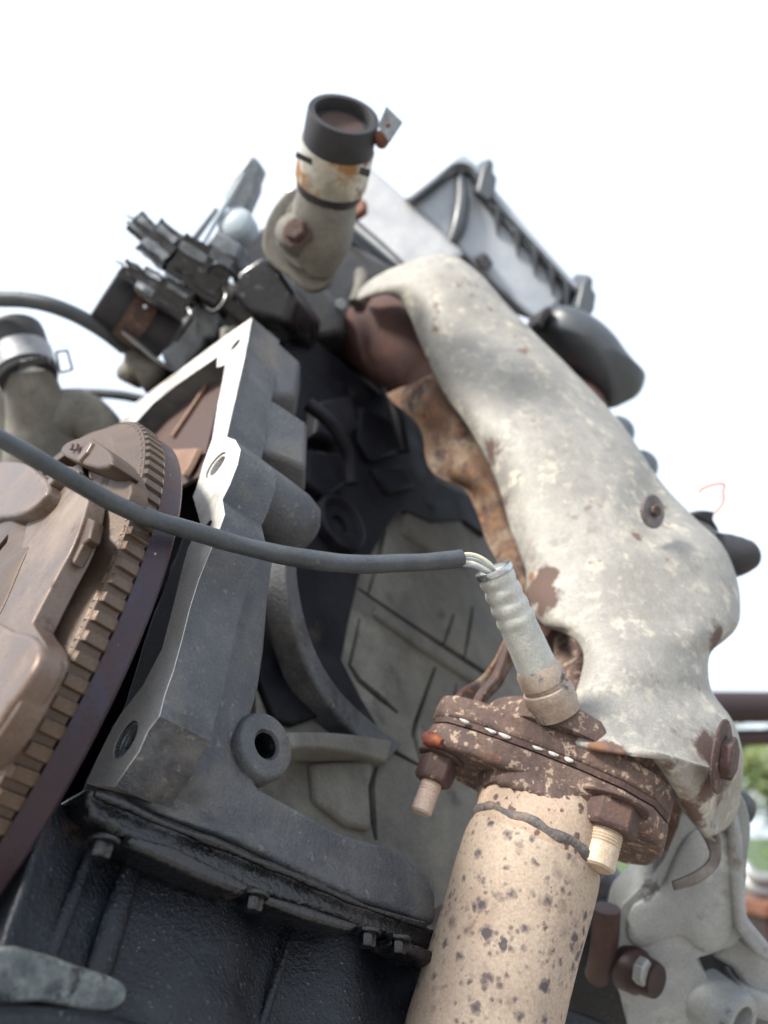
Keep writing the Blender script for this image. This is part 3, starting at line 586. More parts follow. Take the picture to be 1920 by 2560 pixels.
obj('stay_plate', prism([at(*z8(*p), .374) for p in ((960, 180), (1100, 280), (1220, 540), (1200, 640), (1140, 780), (1080, 700), (1000, 450))], dirw((0, 0, 1)) * .008), 'rust_dark', man, bevel=.0015)
obj('gasket', prism(flange_poly(FC - T * .0066, .985), T * .0024), 'rust_dark', pipe)
for t in (-.0385, -.027, -.0215, -.0085, -.002, .0045):     # bright scraps of the gasket that squeeze out along the seam
    x = t; y = -.0270 - .0027 * min(1, (x + .034) / .04)
    c0 = FC - T * .0058 + Wd * x + Vd * (y - .0006)
    obj('gasket_scrap', tube([c0 - Wd * random.uniform(.0016, .0036), c0 + T * .0003, c0 + Wd * random.uniform(.0016, .0034)], [.0003, .0008, .0003], 8, 4, jit=.0004), 'gasket_white', pipe)
obj('pipe_flange', prism(flange_poly(FC - T * .0042, 1.0), T * .0105), 'rust_flaky', pipe, bevel=.0026, bseg=3)
CD = (at(1349, 2082, .3215) - FC).normalized()
# ragged skirt of rust that hangs off the flange over the collar
P0 = FC + T * .0060
pth = [FC + T * .002, at(1340, 2105, .3195), at(1308, 2200, .3125), at(1270, 2330, .303), at(1232, 2470, .294), at(1190, 2640, .283), at(1150, 2860, .272)]
obj('body', tube([at(1346, 2085, .3205), at(1332, 2125, .3180), at(1312, 2195, .3130), at(1274, 2330, .3035), at(1234, 2470, .294), at(1190, 2640, .283), at(1150, 2860, .272)], [.0235, .0268, .0275, .0268, .0268, .0270, .0275], 48, 8), 'pipe_tan', pipe, ang=60)
obj('collar', tube([FC + CD * .0030, FC + CD * .011, at(1349, 2082, .3215), at(1344, 2100, .3200), at(1338, 2118, .3190)], [.0262, .0262, .0264, .0268, .0262], 48, 6), 'pipe_collar', pipe, ang=60)
wp = at(1341, 2106, .3197); wt = (at(1332, 2125, .3180) - at(1349, 2082, .3215)).normalized(); wx = Wd - wt * Wd.dot(wt); wx.normalize(); wy = wt.cross(wx)
obj('weld_bead', tube([wp + (wx * math.cos(a_) + wy * math.sin(a_)) * .0250 + wt * (.0012 * noise.noise(Vector((a_ * 3, 1, 2)))) for a_ in [2 * math.pi * i / 36 for i in range(37)]], [.0024 + .0006 * random.random() for i in range(37)], 10, 4, jit=.0006), 'weld', pipe, ang=70)
rs = []
for k_ in range(97):
    a_ = 2 * math.pi * k_ / 96; d_ = wx * math.cos(a_) + wy * math.sin(a_)
    dep = .0095 + .0020 * noise.noise(Vector((math.cos(a_) * 4, math.sin(a_) * 4, 3))) + .0014 * noise.noise(Vector((math.cos(a_) * 14, math.sin(a_) * 14, 5)))
    rs.append([FC + CD * .0040 + d_ * .0285, FC + CD * (.0050 + dep * .7) + d_ * .0276, FC + CD * (.0050 + dep) + d_ * .0266])
bm = bmesh.new(); rings(bm, rs, False, False, False)
obj('rust_skirt', bm, 'rust_flaky', pipe, solid=.0016, ang=60)
def stud(c, m, nm, rl, ln, hr=.0095):
    obj('nut', hexhead(hr, .0105, hr * 1.22), nm, pipe, local=frame(c, T, Wd), bevel=.0012, bseg=3)
    pr_ = [(0, .006)]; z = .008
    while z < ln: pr_ += [(rl, z), (rl * .93, z + .0006)] if rl and z < ln * .66 else [(rl * .97, z)]; z += .0012
    pr_ += [(rl * .97, ln), (rl * .8, ln + .0008), (0, ln + .0008)]
    obj('stud', lathe(pr_, 28), m, pipe, local=frame(c, T, Wd), ang=25)
stud(FC + T * .0062 - Wd * .0430 - Vd * .010, 'stud_tan', 'rust_dark', .0045, .024, .0082)
stud(at(1533, 2006, .3115), 'stud_pale', 'rust_dark', .0066, .025, .0115)

obj('rust_scab', tube([FC + T * .002 - Wd * .0515 - Vd * .012, FC + T * .004 - Wd * .049 - Vd * .0195, FC + T * .005 - Wd * .044 - Vd * .0235], [.0022, .0034, .0018], 12, 5, jit=.001), 'rust_red', pipe)
# ================================================================== OXYGEN SENSOR
ox = thing('oxygen_sensor', 'oxygen sensor with ribbed white sleeve and bare wire end by the exhaust outlet', 'sensor', at(1385, 1780, .350))
s0, s1 = at(1236, 1430, .322), at(1346, 1676, .325); sa = (s1 - s0); sl = sa.length; sa.normalize()
prof = []
nb = 60
for i in range(nb + 1):
    t = i / nb; r = .0070 + .0012 * t
    if t < .55: r += .00075 * abs(math.sin(t / .55 * math.pi * 4)) - .0003
    if t < .03: r *= .93
    prof.append((r, t * sl))
obj('sleeve', lathe(prof, 36), 'sleeve_glass', ox, local=frame(s0, sa), ang=70)
obj('ring', lathe([(.0060, -.0010), (.0076, -.0012), (.0080, .0), (.0076, .0012), (.0060, .0008)], 36, close_prof=True), 'thread_steel', ox, local=frame(s0 - sa * .0004, sa))
sM = frame(s1, sa)
obj('body', lathe([(.0084, -.002), (.0094, 0), (.0096, .0055), (.0088, .0062), (.0088, .0074), (.0100, .0080), (.0106, .0120), (.0100, .0132), (.0104, .0150), (.0098, .0165), (.0096, .0195), (0, .0195)], 40), 'sensor_steel', ox, local=sM, ang=45)
CP = [(-90, 1050, .225), (0, 1096, .228), (96, 1149, .232), (193, 1207, .240), (289, 1260, .250), (386, 1299, .262), (482, 1328, .275), (579, 1357, .288), (699, 1386, .294), (800, 1402, .298), (889, 1410, .302), (1034, 1407, .309), (1110, 1402, .313), (1153, 1397, .316)]
obj('cable', tube([at(*p) for p in CP], [.0027, .0027, .00275, .0028, .0029, .0031, .0033, .0034, .0035, .0036, .0036, .0036, .0037, .0038], 20, 6, jit=.0003), 'cable_rubber', ox, ang=60)
for k_, (dx, dy, m, r_) in enumerate(((0, -9, 'wire_cream', .00095), (4, 2, 'wire_grey', .0009), (-2, 12, 'wire_cream', .0009), (2, 18, 'wire_grey', .0009))):
    obj('wire', tube([at(1140, 1397 + dy * .8, .3150), at(1180, 1396 + dy, .317 - .001 * k_), at(1215, 1412 + dy, .319), at(1236 + dx, 1432 + dy * .5, .3225), s0 + sa * .012], r_, 8, 5), m, ox)

# ================================================================== TOP OF THE ENGINE
head = thing('cylinder_head', 'grey cast cylinder head above the block, under the white cover', 'cylinder head', at(820, 780, .66))
for pts, d, m, th in (([(560, 640), (660, 560), (760, 640), (870, 600), (1010, 680), (900, 740), (880, 800), (760, 870), (640, 790), (590, 740)], .60, 'cast_grey', .12),
                      ([(690, 700), (790, 690), (850, 760), (860, 830), (760, 850), (700, 800)], .585, 'cast_grey', .05),
                      ([(450, 770), (560, 690), (640, 760), (620, 800), (520, 860), (440, 900), (400, 900)], .57, 'cast_dusty', .10)):
    obj('casting', prism([at(x, y, d) for x, y in pts], dirw((.1, -.1, 1)) * th), m, head, bevel=.004, bseg=3)
obj('vertical_rib', tube([at(880, 640, .62), at(905, 700, .60), at(890, 760, .59)], .006, 10), 'cast_dusty', head)
for (x0, y0, x1, y1) in ((850, 560, 1010, 690), (865, 590, 985, 690)):
    obj('gasket_edge', tube([at(x0, y0, .60), at(x1, y1, .62)], .004, 8), 'plastic_dark', head)
for x, y in ((900, 620), (945, 655)):
    obj('rib', prism([at(x, y, .603), at(x + 55, y + 45, .61), at(x + 40, y + 75, .61), at(x - 20, y + 25, .603)], dirw((0, 0, 1)) * .02), 'cast_pale', head, bevel=.002)
bolt(head, at(850, 766, .575), dirw((.2, 0, -1)), .0045, .006, 'steel_dull')

vc = thing('valve_cover', 'bright white aluminium valve cover in the sun behind the hose neck', 'valve cover', at(1000, 560, .66))
obj('cover', prism([at(x, y, .635 + (690 - y) * .0002) for x, y in ((700, 470), (760, 420), (925, 410), (1040, 510), (1175, 640), (1110, 660), (1010, 690), (880, 570), (760, 560))], dirw((-.1, .25, 1)) * .07), 'alu_bright', vc, bevel=.008, bseg=4)
obj('seam', tube([at(880, 545, .630), at(950, 605, .634), at(1025, 675, .638)], .0016, 8), 'steel_dull', vc)
bolt(vc, at(897, 530, .615), dirw((-.3, .3, -.9)), .0085, .007, 'clamp_rust', .0)

# coolant neck
neck = thing('coolant_neck', 'dusty cast coolant neck with an oval flange under the upper hose stub', 'neck', at(800, 640, .50))
fo = [z1(*p) for p in ((1215, 450), (1150, 500), (1100, 590), (1085, 690), (1120, 760), (1190, 815), (1250, 862), (1300, 872), (1360, 840), (1390, 760), (1412, 680), (1455, 590), (1455, 500), (1350, 440))]
NB = dirw((.15, .1, 1))
obj('flange', prism(closed_crom([at(x, y, .505) for x, y in fo], 4), NB * .012), 'cast_dusty', neck, bevel=.002, bseg=3)
obj('flange_step', prism(closed_crom([at(x + 6, y - 4, .497) for x, y in [z1(*p) for p in ((1235, 480), (1160, 590), (1130, 680), (1180, 760), (1270, 800), (1340, 760), (1380, 660), (1430, 570), (1430, 480))]], 4), NB * .010), 'cast_dusty', neck, bevel=.003, bseg=3)
hb, ht = at(823, 475, .478), at(860, 284, .440); ha = (ht - hb).normalized()
obj('throat', tube([at(800, 690, .505), at(800, 620, .497), at(808, 545, .487), hb + ha * .004], [.008, .018, .0195, .0170], 28), 'cast_dusty', neck, ang=60)
obj('bolt_boss', lathe([(0, 0), (.0115, 0), (.0110, .014), (.0095, .016), (0, .016)], 30), 'cast_dusty', neck, local=frame(at(750, 600, .492), dirw((-.25, .1, -1))), ang=60)
bolt(neck, at(744, 582, .476), dirw((-.25, .1, -1)), .0070, .005, 'rust_dark', .0095)
hs = thing('hose_stub', 'short cut black rubber hose stub pointing up, the tallest thing in view', 'hose', hb)
hl = (ht - hb).length
obj('rubber', lathe([(.0150, 0), (.0196, 0), (.0202, .002), (.0202, hl * .30), (.0203, hl * .72), (.0200, hl * .98), (.0195, hl), (.0165, hl), (.0158, hl * .97), (.0158, hl * .6), (.0150, hl * .5), (0, hl * .5)], 48), 'rubber', hs, local=frame(hb, ha), ang=45)
obj('inner_lip', lathe([(.0130, hl * .80), (.0160, hl * .80), (.0160, hl * .86), (.0130, hl * .86)], 40, close_prof=True), 'rubber', hs, local=frame(hb, ha))
obj('inner_plug', lathe([(0, hl * .84), (.0060, hl * .845), (.0128, hl * .86), (.0140, hl * .8), (0, hl * .8)], 40), 'plate_brown', hs, local=frame(hb, ha))
hc = thing('hose_clamp', 'rust-stained zinc spring clamp round the upper hose stub', 'clamp', hb + ha * .012)
obj('band', lathe([(.0200, hl * .14), (.0212, hl * .14), (.0214, hl * .16), (.0214, hl * .60), (.0212, hl * .62), (.0200, hl * .62)], 48, close_prof=True), 'clamp_zinc', hc, local=frame(hb, ha), ang=50)
obj('slot', boxm(at(760, 396, .4405), dirw((.8, -.35, .1)) * .0045, dirw((.2, .8, -.2)) * .0014, dirw((-.3, 0, -1)) * .0008), 'connector_black', hc)
obj('slot', boxm(at(912, 430, .4435), dirw((.8, -.1, .4)) * .0030, dirw((.2, .8, -.2)) * .0016, dirw((.5, 0, -1)) * .0008), 'connector_black', hc)
ear = prism([at(*z1(*p), .440) for p in ((1600, 105), (1668, 172), (1612, 258), (1566, 190))], dirw((.3, 0, 1)) * .0016)
obj('ear', ear, 'connector_grey', hc, bevel=.0004)
obj('ear_arm', tube([at(935, 345, .448), at(948, 355, .444), at(962, 335, .441)], [.003, .0045, .004], 8, flat=(dirw((0, 0, 1)), .4)), 'clamp_rust', hc)
obj('ear_rivet', lathe([(0, 0), (.0014, 0), (.0010, .0008), (0, .001)], 12), 'clamp_rust', hc, local=frame(at(970, 312, .4395), dirw((0, 0, -1))))

# dark sensor block left of the neck
sb = obj('sensor_block', prism([at(*z1(*p), .515) for p in ((1085, 722), (1150, 765), (1228, 880), (1195, 985), (1172, 1010), (1040, 965), (948, 880), (985, 790))], dirw((.3, -.2, 1)) * .05), 'connector_black', bevel=.004, bseg=3,
         label='black square rubber sensor block below the coolant neck', cat='sensor', origin=at(650, 720, .53))
obj('ledge', prism([at(*z1(*p), .53) for p in ((905, 925), (948, 890), (1060, 965), (1030, 1010), (985, 985))], dirw((.2, -.2, 1)) * .03), 'cast_grey', sb, bevel=.002)

# electrical connectors
def chunk(c, ax, ay, az, amp=.0012, seed=0.):
    bm = boxm(c, ax, ay, az); bmesh.ops.subdivide_edges(bm, edges=bm.edges, cuts=4, use_grid_fill=True)
    for v in bm.verts:
        q = v.co * 160 + Vector((seed, seed * 2, 0)); v.co += Vector((noise.noise(q), noise.noise(q + Vector((5, 1, 7))), noise.noise(q + Vector((2, 8, 3))))) * amp
    return bm
def conn(name, label, segs, m, pins=None, group=None):
    """stepped plug: segs = list of (px, py, depth, half width, half height)"""
    p0 = at(*segs[0][:3]); p1 = at(*segs[-1][:3]); ax = (p1 - p0).normalized()
    o = thing(name, label, 'connector', frame(p1, ax), group)
    for i in range(len(segs) - 1):
        a_, b_ = at(*segs[i][:3]), at(*segs[i + 1][:3]); c_ = (a_ + b_) / 2; d_ = (b_ - a_)
        x_ = d_.normalized().cross(dirw((0, 0, 1))).normalized(); y_ = x_.cross(d_.normalized())
        obj(('nose', 'latch_housing', 'shell', 'collar', 'tail')[min(i, 4)], chunk(c_, d_ * .56, x_ * segs[i][3], y_ * segs[i][4], .0022, i * 3.1), m if i != 1 else 'connector_black', o, ang=55)
        for s_ in (-1, 1):
            obj('ridge', chunk(c_ + x_ * segs[i][3] * (.45 + .25 * random.random()) * s_ - y_ * segs[i][4] * 1.0, d_ * random.uniform(.3, .6), x_ * segs[i][3] * random.uniform(.10, .28), y_ * .0022, .0016, i + s_), random.choice((m, 'connector_grey')), o, ang=55)
    if pins: obj('wire_end', tube([p0, p0 - ax * .004 + dirw((-.3, .6, 0)) * .002, p0 - ax * .010], [.0012, .0009, .0003], 6), pins, o)
    return o
conn('wiring_plug', 'upper black ribbed wiring plug with a torn tip, largest of the plugs', [(*zc(335, 640), .525, .0075, .007), (*zc(470, 760), .525, .0125, .010), (*zc(640, 900), .525, .0140, .011), (*zc(830, 1010), .53, .0165, .012), (*zc(1030, 1120), .535, .012, .010)], 'connector_black', 'steel_dull')
conn('wiring_plug', 'slim lower black wiring plug just above the rusty hose clamp', [(*zc(250, 1000), .515, .0055, .006), (*zc(380, 1090), .515, .0085, .007), (*zc(520, 1180), .515, .0095, .008), (*zc(720, 1300), .52, .0085, .008)], 'connector_black', 'steel_dull')
gp = thing('grey_plug', 'long grey connector standing up behind the black plugs', 'connector', at(*zc(1080, 600), .56))
obj('tongue', prism([at(*zc(*p), .555) for p in ((1232, 90), (1275, 105), (1322, 180), (1285, 270), (1280, 340), (1200, 520), (1160, 560), (1010, 480), (1030, 400), (1110, 250))], dirw((.1, .1, 1)) * .016), 'connector_grey', gp, bevel=.0025, bseg=3)
obj('rail', tube([at(*zc(1180, 230), .552), at(*zc(1060, 440), .55), at(*zc(940, 640), .548), at(*zc(840, 820), .545)], [.0012, .0018, .0018, .0014], 8), 'sensor_blue', gp)
obj('side_blade', prism([at(*zc(*p), .55) for p in ((945, 500), (975, 515), (800, 760), (745, 765))], dirw((0, 0, 1)) * .004), 'connector_grey', gp, bevel=.0006)
obj('dome', lathe([(0, .006), (.008, .0055), (.0120, .003), (.0130, 0), (.0130, -.01), (0, -.01)], 32), 'sensor_blue', gp, local=frame(at(*zc(1115, 645), .552), dirw((-.2, .25, -1))), ang=60)
obj('base', prism([at(*zc(*p), .545) for p in ((950, 680), (1160, 800), (1120, 960), (1020, 985), (850, 840))], dirw((.1, 0, 1)) * .03), 'connector_grey', gp, bevel=.002)
obj('socket', prism([at(*zc(*p), .5435) for p in ((860, 810), (960, 880), (1040, 960), (1010, 985), (860, 860))], dirw((.1, 0, 1)) * .01), 'connector_black', gp)

lw = thing('loose_wires', 'thin dark wires looping between the black plugs and the casting', 'wires', at(*zc(800, 1250), .53))
for pts in (((1000, 1120, .525), (1040, 1220, .515), (960, 1330, .515), (860, 1300, .52), (800, 1240, .53)), ((720, 1290, .512), (760, 1380, .505), (700, 1480, .51), (640, 1560, .525)), ((900, 1000, .515), (960, 960, .505), (1060, 1000, .51), (1120, 1100, .52), (1100, 1240, .53))):
    obj('wire', tube([at(*zc(*p[:2]), p[2]) for p in pts], .0016, 8), 'connector_black', lw)
# black junction casting under the plugs, lower water hose with its rusty clamp
jn = thing('water_manifold', 'oil-black casting with pale corrosion below the wiring plugs', 'casting', at(430, 860, .55))
obj('body', pillow([at(*zc(*p), .555) for p in ((640, 1060), (820, 1090), (1000, 1150), (1060, 1260), (930, 1500), (800, 1700), (640, 1800), (520, 1650), (420, 1560), (520, 1350), (640, 1250))], dirw((.1, 0, 1)) * .06, dirw((0, 0, -1)) * .014, 3), 'black_wet', jn, ang=50)
obj('pale_lug', pillow([at(*zc(*p), .540) for p in ((660, 1180), (740, 1120), (790, 1150), (780, 1230), (880, 1270), (860, 1290), (740, 1260))], dirw((0, 0, 1)) * .02, dirw((0, 0, -1)) * .004, 3), 'cast_dusty', jn, ang=50)
for x, y, r in ((850, 1410, .009), (720, 1560, .009), (650, 1690, .008), (850, 1230, .005)):
    obj('corroded_patch', pillow([at(*zc(x, y), .541) + (dirw((1, 0, 0)) * math.cos(a_) + dirw((0, 1, 0)) * math.sin(a_) * 1.3) * r * (1 + .4 * random.random()) for a_ in [2 * math.pi * i / 9 for i in range(9)]], dirw((0, 0, 1)) * .02, dirw((0, 0, -1)) * .003, 3), 'connector_grey', jn, ang=50)
obj('side_casting', prism([at(*zc(*p), .562) for p in ((900, 1320), (1080, 1280), (1240, 1420), (1000, 1620), (700, 1800), (640, 1790), (820, 1600))], dirw((.1, 0, 1)) * .03), 'cast_dusty', jn, bevel=.004)
obj('lower_lug', pillow([at(*zc(*p), .56) for p in ((230, 1600), (320, 1620), (430, 1700), (560, 1780), (520, 1880), (430, 1960), (400, 1990), (390, 1920), (320, 1870), (240, 1900), (170, 1860), (175, 1790), (230, 1720))], dirw((0, 0, 1)) * .03, dirw((0, 0, -1)) * .010, 3), 'cast_dusty', jn, ang=50)
wa, wb = at(*zc(70, 1180), .535), at(*zc(600, 1530), .555); wx_ = (wb - wa).normalized(); wl = (wb - wa).length
wh = thing('water_hose', 'wide black rubber hose end with a dark mouth beside the wiring plugs', 'hose', wb)
obj('rubber', lathe([(.0165, .004), (.0185, 0), (.0205, .001), (.0210, .006), (.0205, wl * .35), (.0200, wl * .7), (.0205, wl), (.0150, wl), (.0160, wl * .3)], 40, close_prof=True), 'rubber', wh, local=frame(wa, wx_), ang=50)
wc = thing('rusty_clamp', 'brown rusty band clamp round the wide black hose', 'clamp', wa + wx_ * wl * .45)
obj('band', lathe([(.0206, wl * .34), (.0220, wl * .34), (.0220, wl * .66), (.0206, wl * .66)], 40, close_prof=True), 'rust_dark', wc, local=frame(wa, wx_), ang=50)
obj('rivet', lathe([(0, 0), (.0016, 0), (.0012, .001), (0, .0013)], 12), 'thread_steel', wc, local=frame(at(*zc(395, 1300), .5195), dirw((0, 0, -1))))
obj('edge_strip', tube([at(*zc(355, 1200), .518), at(*zc(480, 1280), .519), at(*zc(630, 1370), .522)], [.0018, .0022, .0018], 8, flat=(dirw((0, 0, 1)), .5)), 'steel_dull', wc)
obj('lower_strip', tube([at(*zc(210, 1500), .527), at(*zc(340, 1600), .530), at(*zc(480, 1720), .535), at(*zc(620, 1810), .54)], [.002, .0032, .003, .002], 8, flat=(dirw((0, 0, 1)), .5)), 'steel_dull', wc)

# cables on the left
obj('harness_cable', tube([at(*p) for p in ((-80, 745, .52), (0, 748, .52), (60, 750, .52), (120, 761, .52), (180, 783, .525), (229, 809, .53), (270, 836, .54), (310, 868, .555))], .0052, 16), 'cable_rubber', ang=60, label='thick dark cable entering high on the left edge', cat='cable', origin=at(0, 748, .52))
obj('thin_cable', tube([at(*p) for p in ((120, 1000, .62), (163, 984, .62), (230, 983, .62), (300, 988, .62), (370, 1002, .62))], .0038, 12), 'cable_rubber', ang=60, label='thin dark cable in the gap behind the left hose neck', cat='cable', origin=at(163, 984, .62))

# left hose neck
ln = thing('thermostat_neck', 'dusty grey cast neck at the left edge under the slotted clamp', 'neck', at(120, 1080, .56))
obj('body', tube([at(70, 930, .535), at(85, 990, .54), at(105, 1060, .55), at(120, 1160, .56)], [.0165, .0185, .0235, .030], 28), 'cast_dusty', ln, ang=60)
obj('arm', tube([at(120, 1060, .55), at(190, 1040, .555), at(250, 1075, .56), at(285, 1130, .57)], [.020, .019, .016, .014], 20), 'cast_dusty', ln, ang=60)
obj('back_casting', prism([at(x, y, .575) for x, y in ((-40, 960), (30, 965), (60, 1010), (150, 1040), (215, 1000), (290, 1055), (275, 1180), (60, 1230), (-40, 1200))], dirw((0, 0, 1)) * .03), 'cast_dusty', ln, bevel=.004, bseg=3)
la, lb = at(36, 832, .545), at(72, 950, .530); lx = (lb - la).normalized(); ll = (lb - la).length
lh = thing('left_hose', 'short black rubber hose stub cut off at the left edge', 'hose', lb)
obj('rubber', lathe([(.0135, .02), (.0150, 0), (.0185, .0), (.0190, .004), (.0190, ll * .98), (.0184, ll), (.0135, ll)], 40, close_prof=True), 'rubber', lh, local=frame(la, lx), ang=50)
lc = thing('slotted_clamp', 'bright steel spring clamp with a slot and wire loop at the left edge', 'clamp', la + lx * ll * .6)
obj('band', lathe([(.0190, ll * .46), (.0200, ll * .46), (.0200, ll * .86), (.0190, ll * .86)], 40, close_prof=True), 'steel_dull', lc, local=frame(la, lx), ang=50)
obj('slot', boxm(at(85, 905, .5165), dirw((.96, .22, .12)) * .0095, dirw((-.2, .95, -.25)) * .0026, dirw((.1, -.2, -1)) * .0014), 'connector_black', lc, bevel=.0005)
sq = [(140, 880), (168, 876), (181, 924), (150, 932)]
for i in range(4):
    obj('wire_loop', tube([at(*sq[i], .515), at(*sq[(i + 1) % 4], .515)], .0008, 8), 'plastic_dark', lc)

# ================================================================== AIRBOX, SNORKEL
ab = thing('airbox', 'pale grey ribbed plastic airbox against the white sky', 'airbox', at(1300, 650, .70))
BK = dirw((-.15, .35, 1))
def atb(x, y, d): return at(x, y, d + .03 - (y - 400) * .00012 + (x - 1200) * .00004)
tub = obj('tub', prism([atb(*z2(*p), .66) for p in ((215, 345), (395, 205), (455, 225), (520, 340), (640, 470), (760, 590), (870, 700), (800, 770), (715, 830), (620, 740), (520, 650), (400, 530), (300, 430))], BK * .12), 'plastic_grey', ab, bevel=.006, bseg=4)
obj('corner_rib', tube([atb(*z2(405, 215), .656), atb(*z2(415, 320), .654), atb(*z2(400, 430), .654), atb(*z2(370, 500), .655)], [.003, .006, .007, .004], 10), 'plastic_dark', ab)
lid = [atb(*z2(*p), .652) for p in ((186, 312), (300, 225), (390, 150), (425, 138), (470, 175), (510, 235), (560, 292), (700, 455), (800, 570), (900, 685), (955, 770), (935, 780), (870, 705), (760, 590), (640, 470), (530, 345), (455, 215), (400, 200), (215, 335))]
obj('lid_rim', prism(lid, BK * .13), 'plastic_grey', ab, bevel=.002)
obj('seam', tube([atb(*z2(*p), .6505) for p in ((212, 328), (300, 258), (380, 190), (440, 192), (480, 240), (540, 325), (640, 440), (740, 550), (850, 672), (890, 700))], .0026, 8), 'plastic_dark', ab)
for x, y in ((562, 352), (645, 438), (716, 516), (786, 592), (846, 655)):
    obj('rib', prism([atb(*z2(x - 12, y - 6), .645), atb(*z2(x + 14, y + 10), .645), atb(*z2(x - 2, y + 125), .658)], BK * .02), 'plastic_dark', tub, bevel=.0008)
    obj('recess', prism([atb(*z2(x + 16, y + 18), .6555), atb(*z2(x + 62, y + 72), .6555), atb(*z2(x + 66, y + 108), .6565), atb(*z2(x + 18, y + 50), .6565)], BK * .006), 'plastic_dark', ab)
for x, y in ((520, 240), (925, 715)):
    c0 = Vector((x, y))
    obj('clip', prism([atb(*z2(*(c0 + Vector(p))), .643) for p in ((-20, -50), (8, -88), (28, -62), (22, -30), (40, -5), (30, 60), (5, 95), (-45, 50))], BK * .03), 'plastic_dark', tub, bevel=.002)
obj('peg', prism([atb(*z2(*p), .648) for p in ((480, 560), (515, 540), (545, 585), (525, 610), (500, 605))], BK * .02), 'rubber', tub, bevel=.001)
sn = thing('intake_snorkel', 'dark blue-grey plastic air intake snorkel pointing down right from the airbox', 'snorkel', at(1480, 900, .62))
so_ = [z2(*p) for p in ((735, 850), (760, 790), (800, 765), (870, 775), (960, 825), (1030, 890), (1085, 965), (1140, 1030), (1160, 1055), (1135, 1115), (1080, 1150), (1015, 1170), (960, 1110), (900, 1040), (830, 970), (770, 900))]
obj('horn', pillow([at(x, y, .625) for x, y in so_], dirw((-.1, .1, 1)) * .04, dirw((-.1, .2, -1)) * .028, 4, 7), 'plastic_dark', sn, ang=60)
obj('collar', prism([at(*z2(*p), .605) for p in ((712, 828), (735, 770), (775, 752), (785, 785), (755, 815), (745, 855))], dirw((0, .1, 1)) * .05), 'rubber', sn, bevel=.002)
for x, y, r in ((1560, 1085, 30), (1620, 1172, 42)):
    obj('rear_lug', lathe([(0, 0), (.010, 0), (.0125, .004), (.0125, .02), (0, .02)], 28), 'plastic_dark', sn, local=frame(at(x - 34, y + 18, .56), dirw((.6, .5, 1))), ang=60)

# ================================================================== RIGHT EDGE
kn = thing('rubber_knob', 'black rounded rubber knob sticking out right of the heat shield', 'mount', at(1820, 1390, .46))
obj('knob', tube([at(1790, 1385, .46), at(1830, 1390, .46), at(1865, 1385, .46), at(1886, 1378, .46), at(1896, 1374, .46)], [.0125, .0125, .0100, .0068, .002], 24), 'rubber', kn, ang=60)
obj('stem', tube([at(1770, 1410, .47), at(1810, 1395, .465)], .009, 16), 'cast_pale', kn)
wcx = thing('wire_clip', 'small dark clip with a thin orange wire against the sky at right', 'clip', at(1760, 1300, .47))
obj('clip', prism([at(*z5(*p), .47) for p in ((1250, 385), (1330, 365), (1385, 372), (1375, 410), (1410, 470), (1350, 430))], dirw((0, 0, 1)) * .012), 'rubber', wcx, bevel=.001)
obj('stalk', pillow([at(*z5(*p), .475) for p in ((1250, 390), (1330, 400), (1400, 470), (1440, 560), (1380, 520), (1300, 460))], dirw((0, 0, 1)) * .01, dirw((0, 0, -1)) * .004), 'cast_pale', wcx)
obj('wire', tube([at(*z5(*p), .47) for p in ((1380, 380), (1402, 358), (1420, 335), (1430, 305), (1426, 270), (1434, 235), (1410, 226), (1360, 236), (1320, 252), (1300, 272))], .0007, 6), 'wire_orange', wcx)

# lower aluminium bracket
br = thing('support_bracket', 'pale cast aluminium bracket with bosses at the lower right corner', 'bracket', at(1700, 2300, .42))
bo = [z8(*p) for p in ((1215, 560), (1120, 800), (960, 985), (890, 1060), (862, 1180), (852, 1320), (880, 1480), (930, 1570), (985, 1720), (1500, 1720), (1400, 1560), (1345, 1420), (1290, 1330), (1360, 1300), (1500, 1240), (1530, 1140), (1545, 980), (1550, 820), (1570, 640), (1520, 470), (1400, 480))]
obj('plate', prism(closed_crom([at(x, y, .400) for x, y in bo], 3), dirw((.15, 0, 1)) * .028), 'cast_pale', br, bevel=.006, bseg=4)
obj('swell', pillow([at(*z8(*p), .399) for p in ((1230, 700), (1100, 960), (960, 1050), (930, 1200), (1010, 1260), (1200, 1200), (1330, 1290), (1450, 1240), (1500, 1000), (1500, 800), (1400, 640))], dirw((0, 0, 1)) * .02, dirw((.1, .1, -1)) * .003, 4, 6), 'cast_pale', br, ang=60)
obj('edge_rib', prism([at(*z8(*p), .3935) for p in ((1450, 560), (1500, 540), (1535, 700), (1545, 950), (1560, 1120), (1720, 1310), (1720, 1390), (1600, 1310), (1500, 1180), (1478, 950), (1472, 720))], dirw((0, 0, 1)) * .02), 'cast_pale', br, bevel=.003, bseg=3)
obj('side_web', prism([at(*z8(*p), .412) for p in ((1490, 1180), (1600, 1260), (1720, 1360), (1720, 1560), (1540, 1480), (1480, 1380), (1360, 1310))], dirw((.1, 0, 1)) * .015), 'cast_pale', br, bevel=.003)
obj('web_rib', prism([at(*z8(*p), .408) for p in ((1500, 1450), (1720, 1540), (1720, 1680), (1600, 1640), (1520, 1560))], dirw((0, 0, 1)) * .02), 'cast_pale', br, bevel=.003)
obj('backing', prism([at(*z8(*p), .432) for p in ((1250, 1250), (1720, 1350), (1720, 1720), (1250, 1720))], dirw((0, 0, 1)) * .006), 'cast_grey', br)
obj('bolt_sleeve', lathe([(.0110, -.004), (.0105, .004), (.0090, .0060), (.0084, .012), (.0078, .014), (0, .014)], 32), 'bar_brown', br, local=frame(at(*z8(955, 1375), .398), dirw((.62, .02, -.78))), ang=50)
bolt(br, at(*z8(985, 1378), .388), dirw((.70, .02, -.70)), .0066, .0050, 'steel_dull')
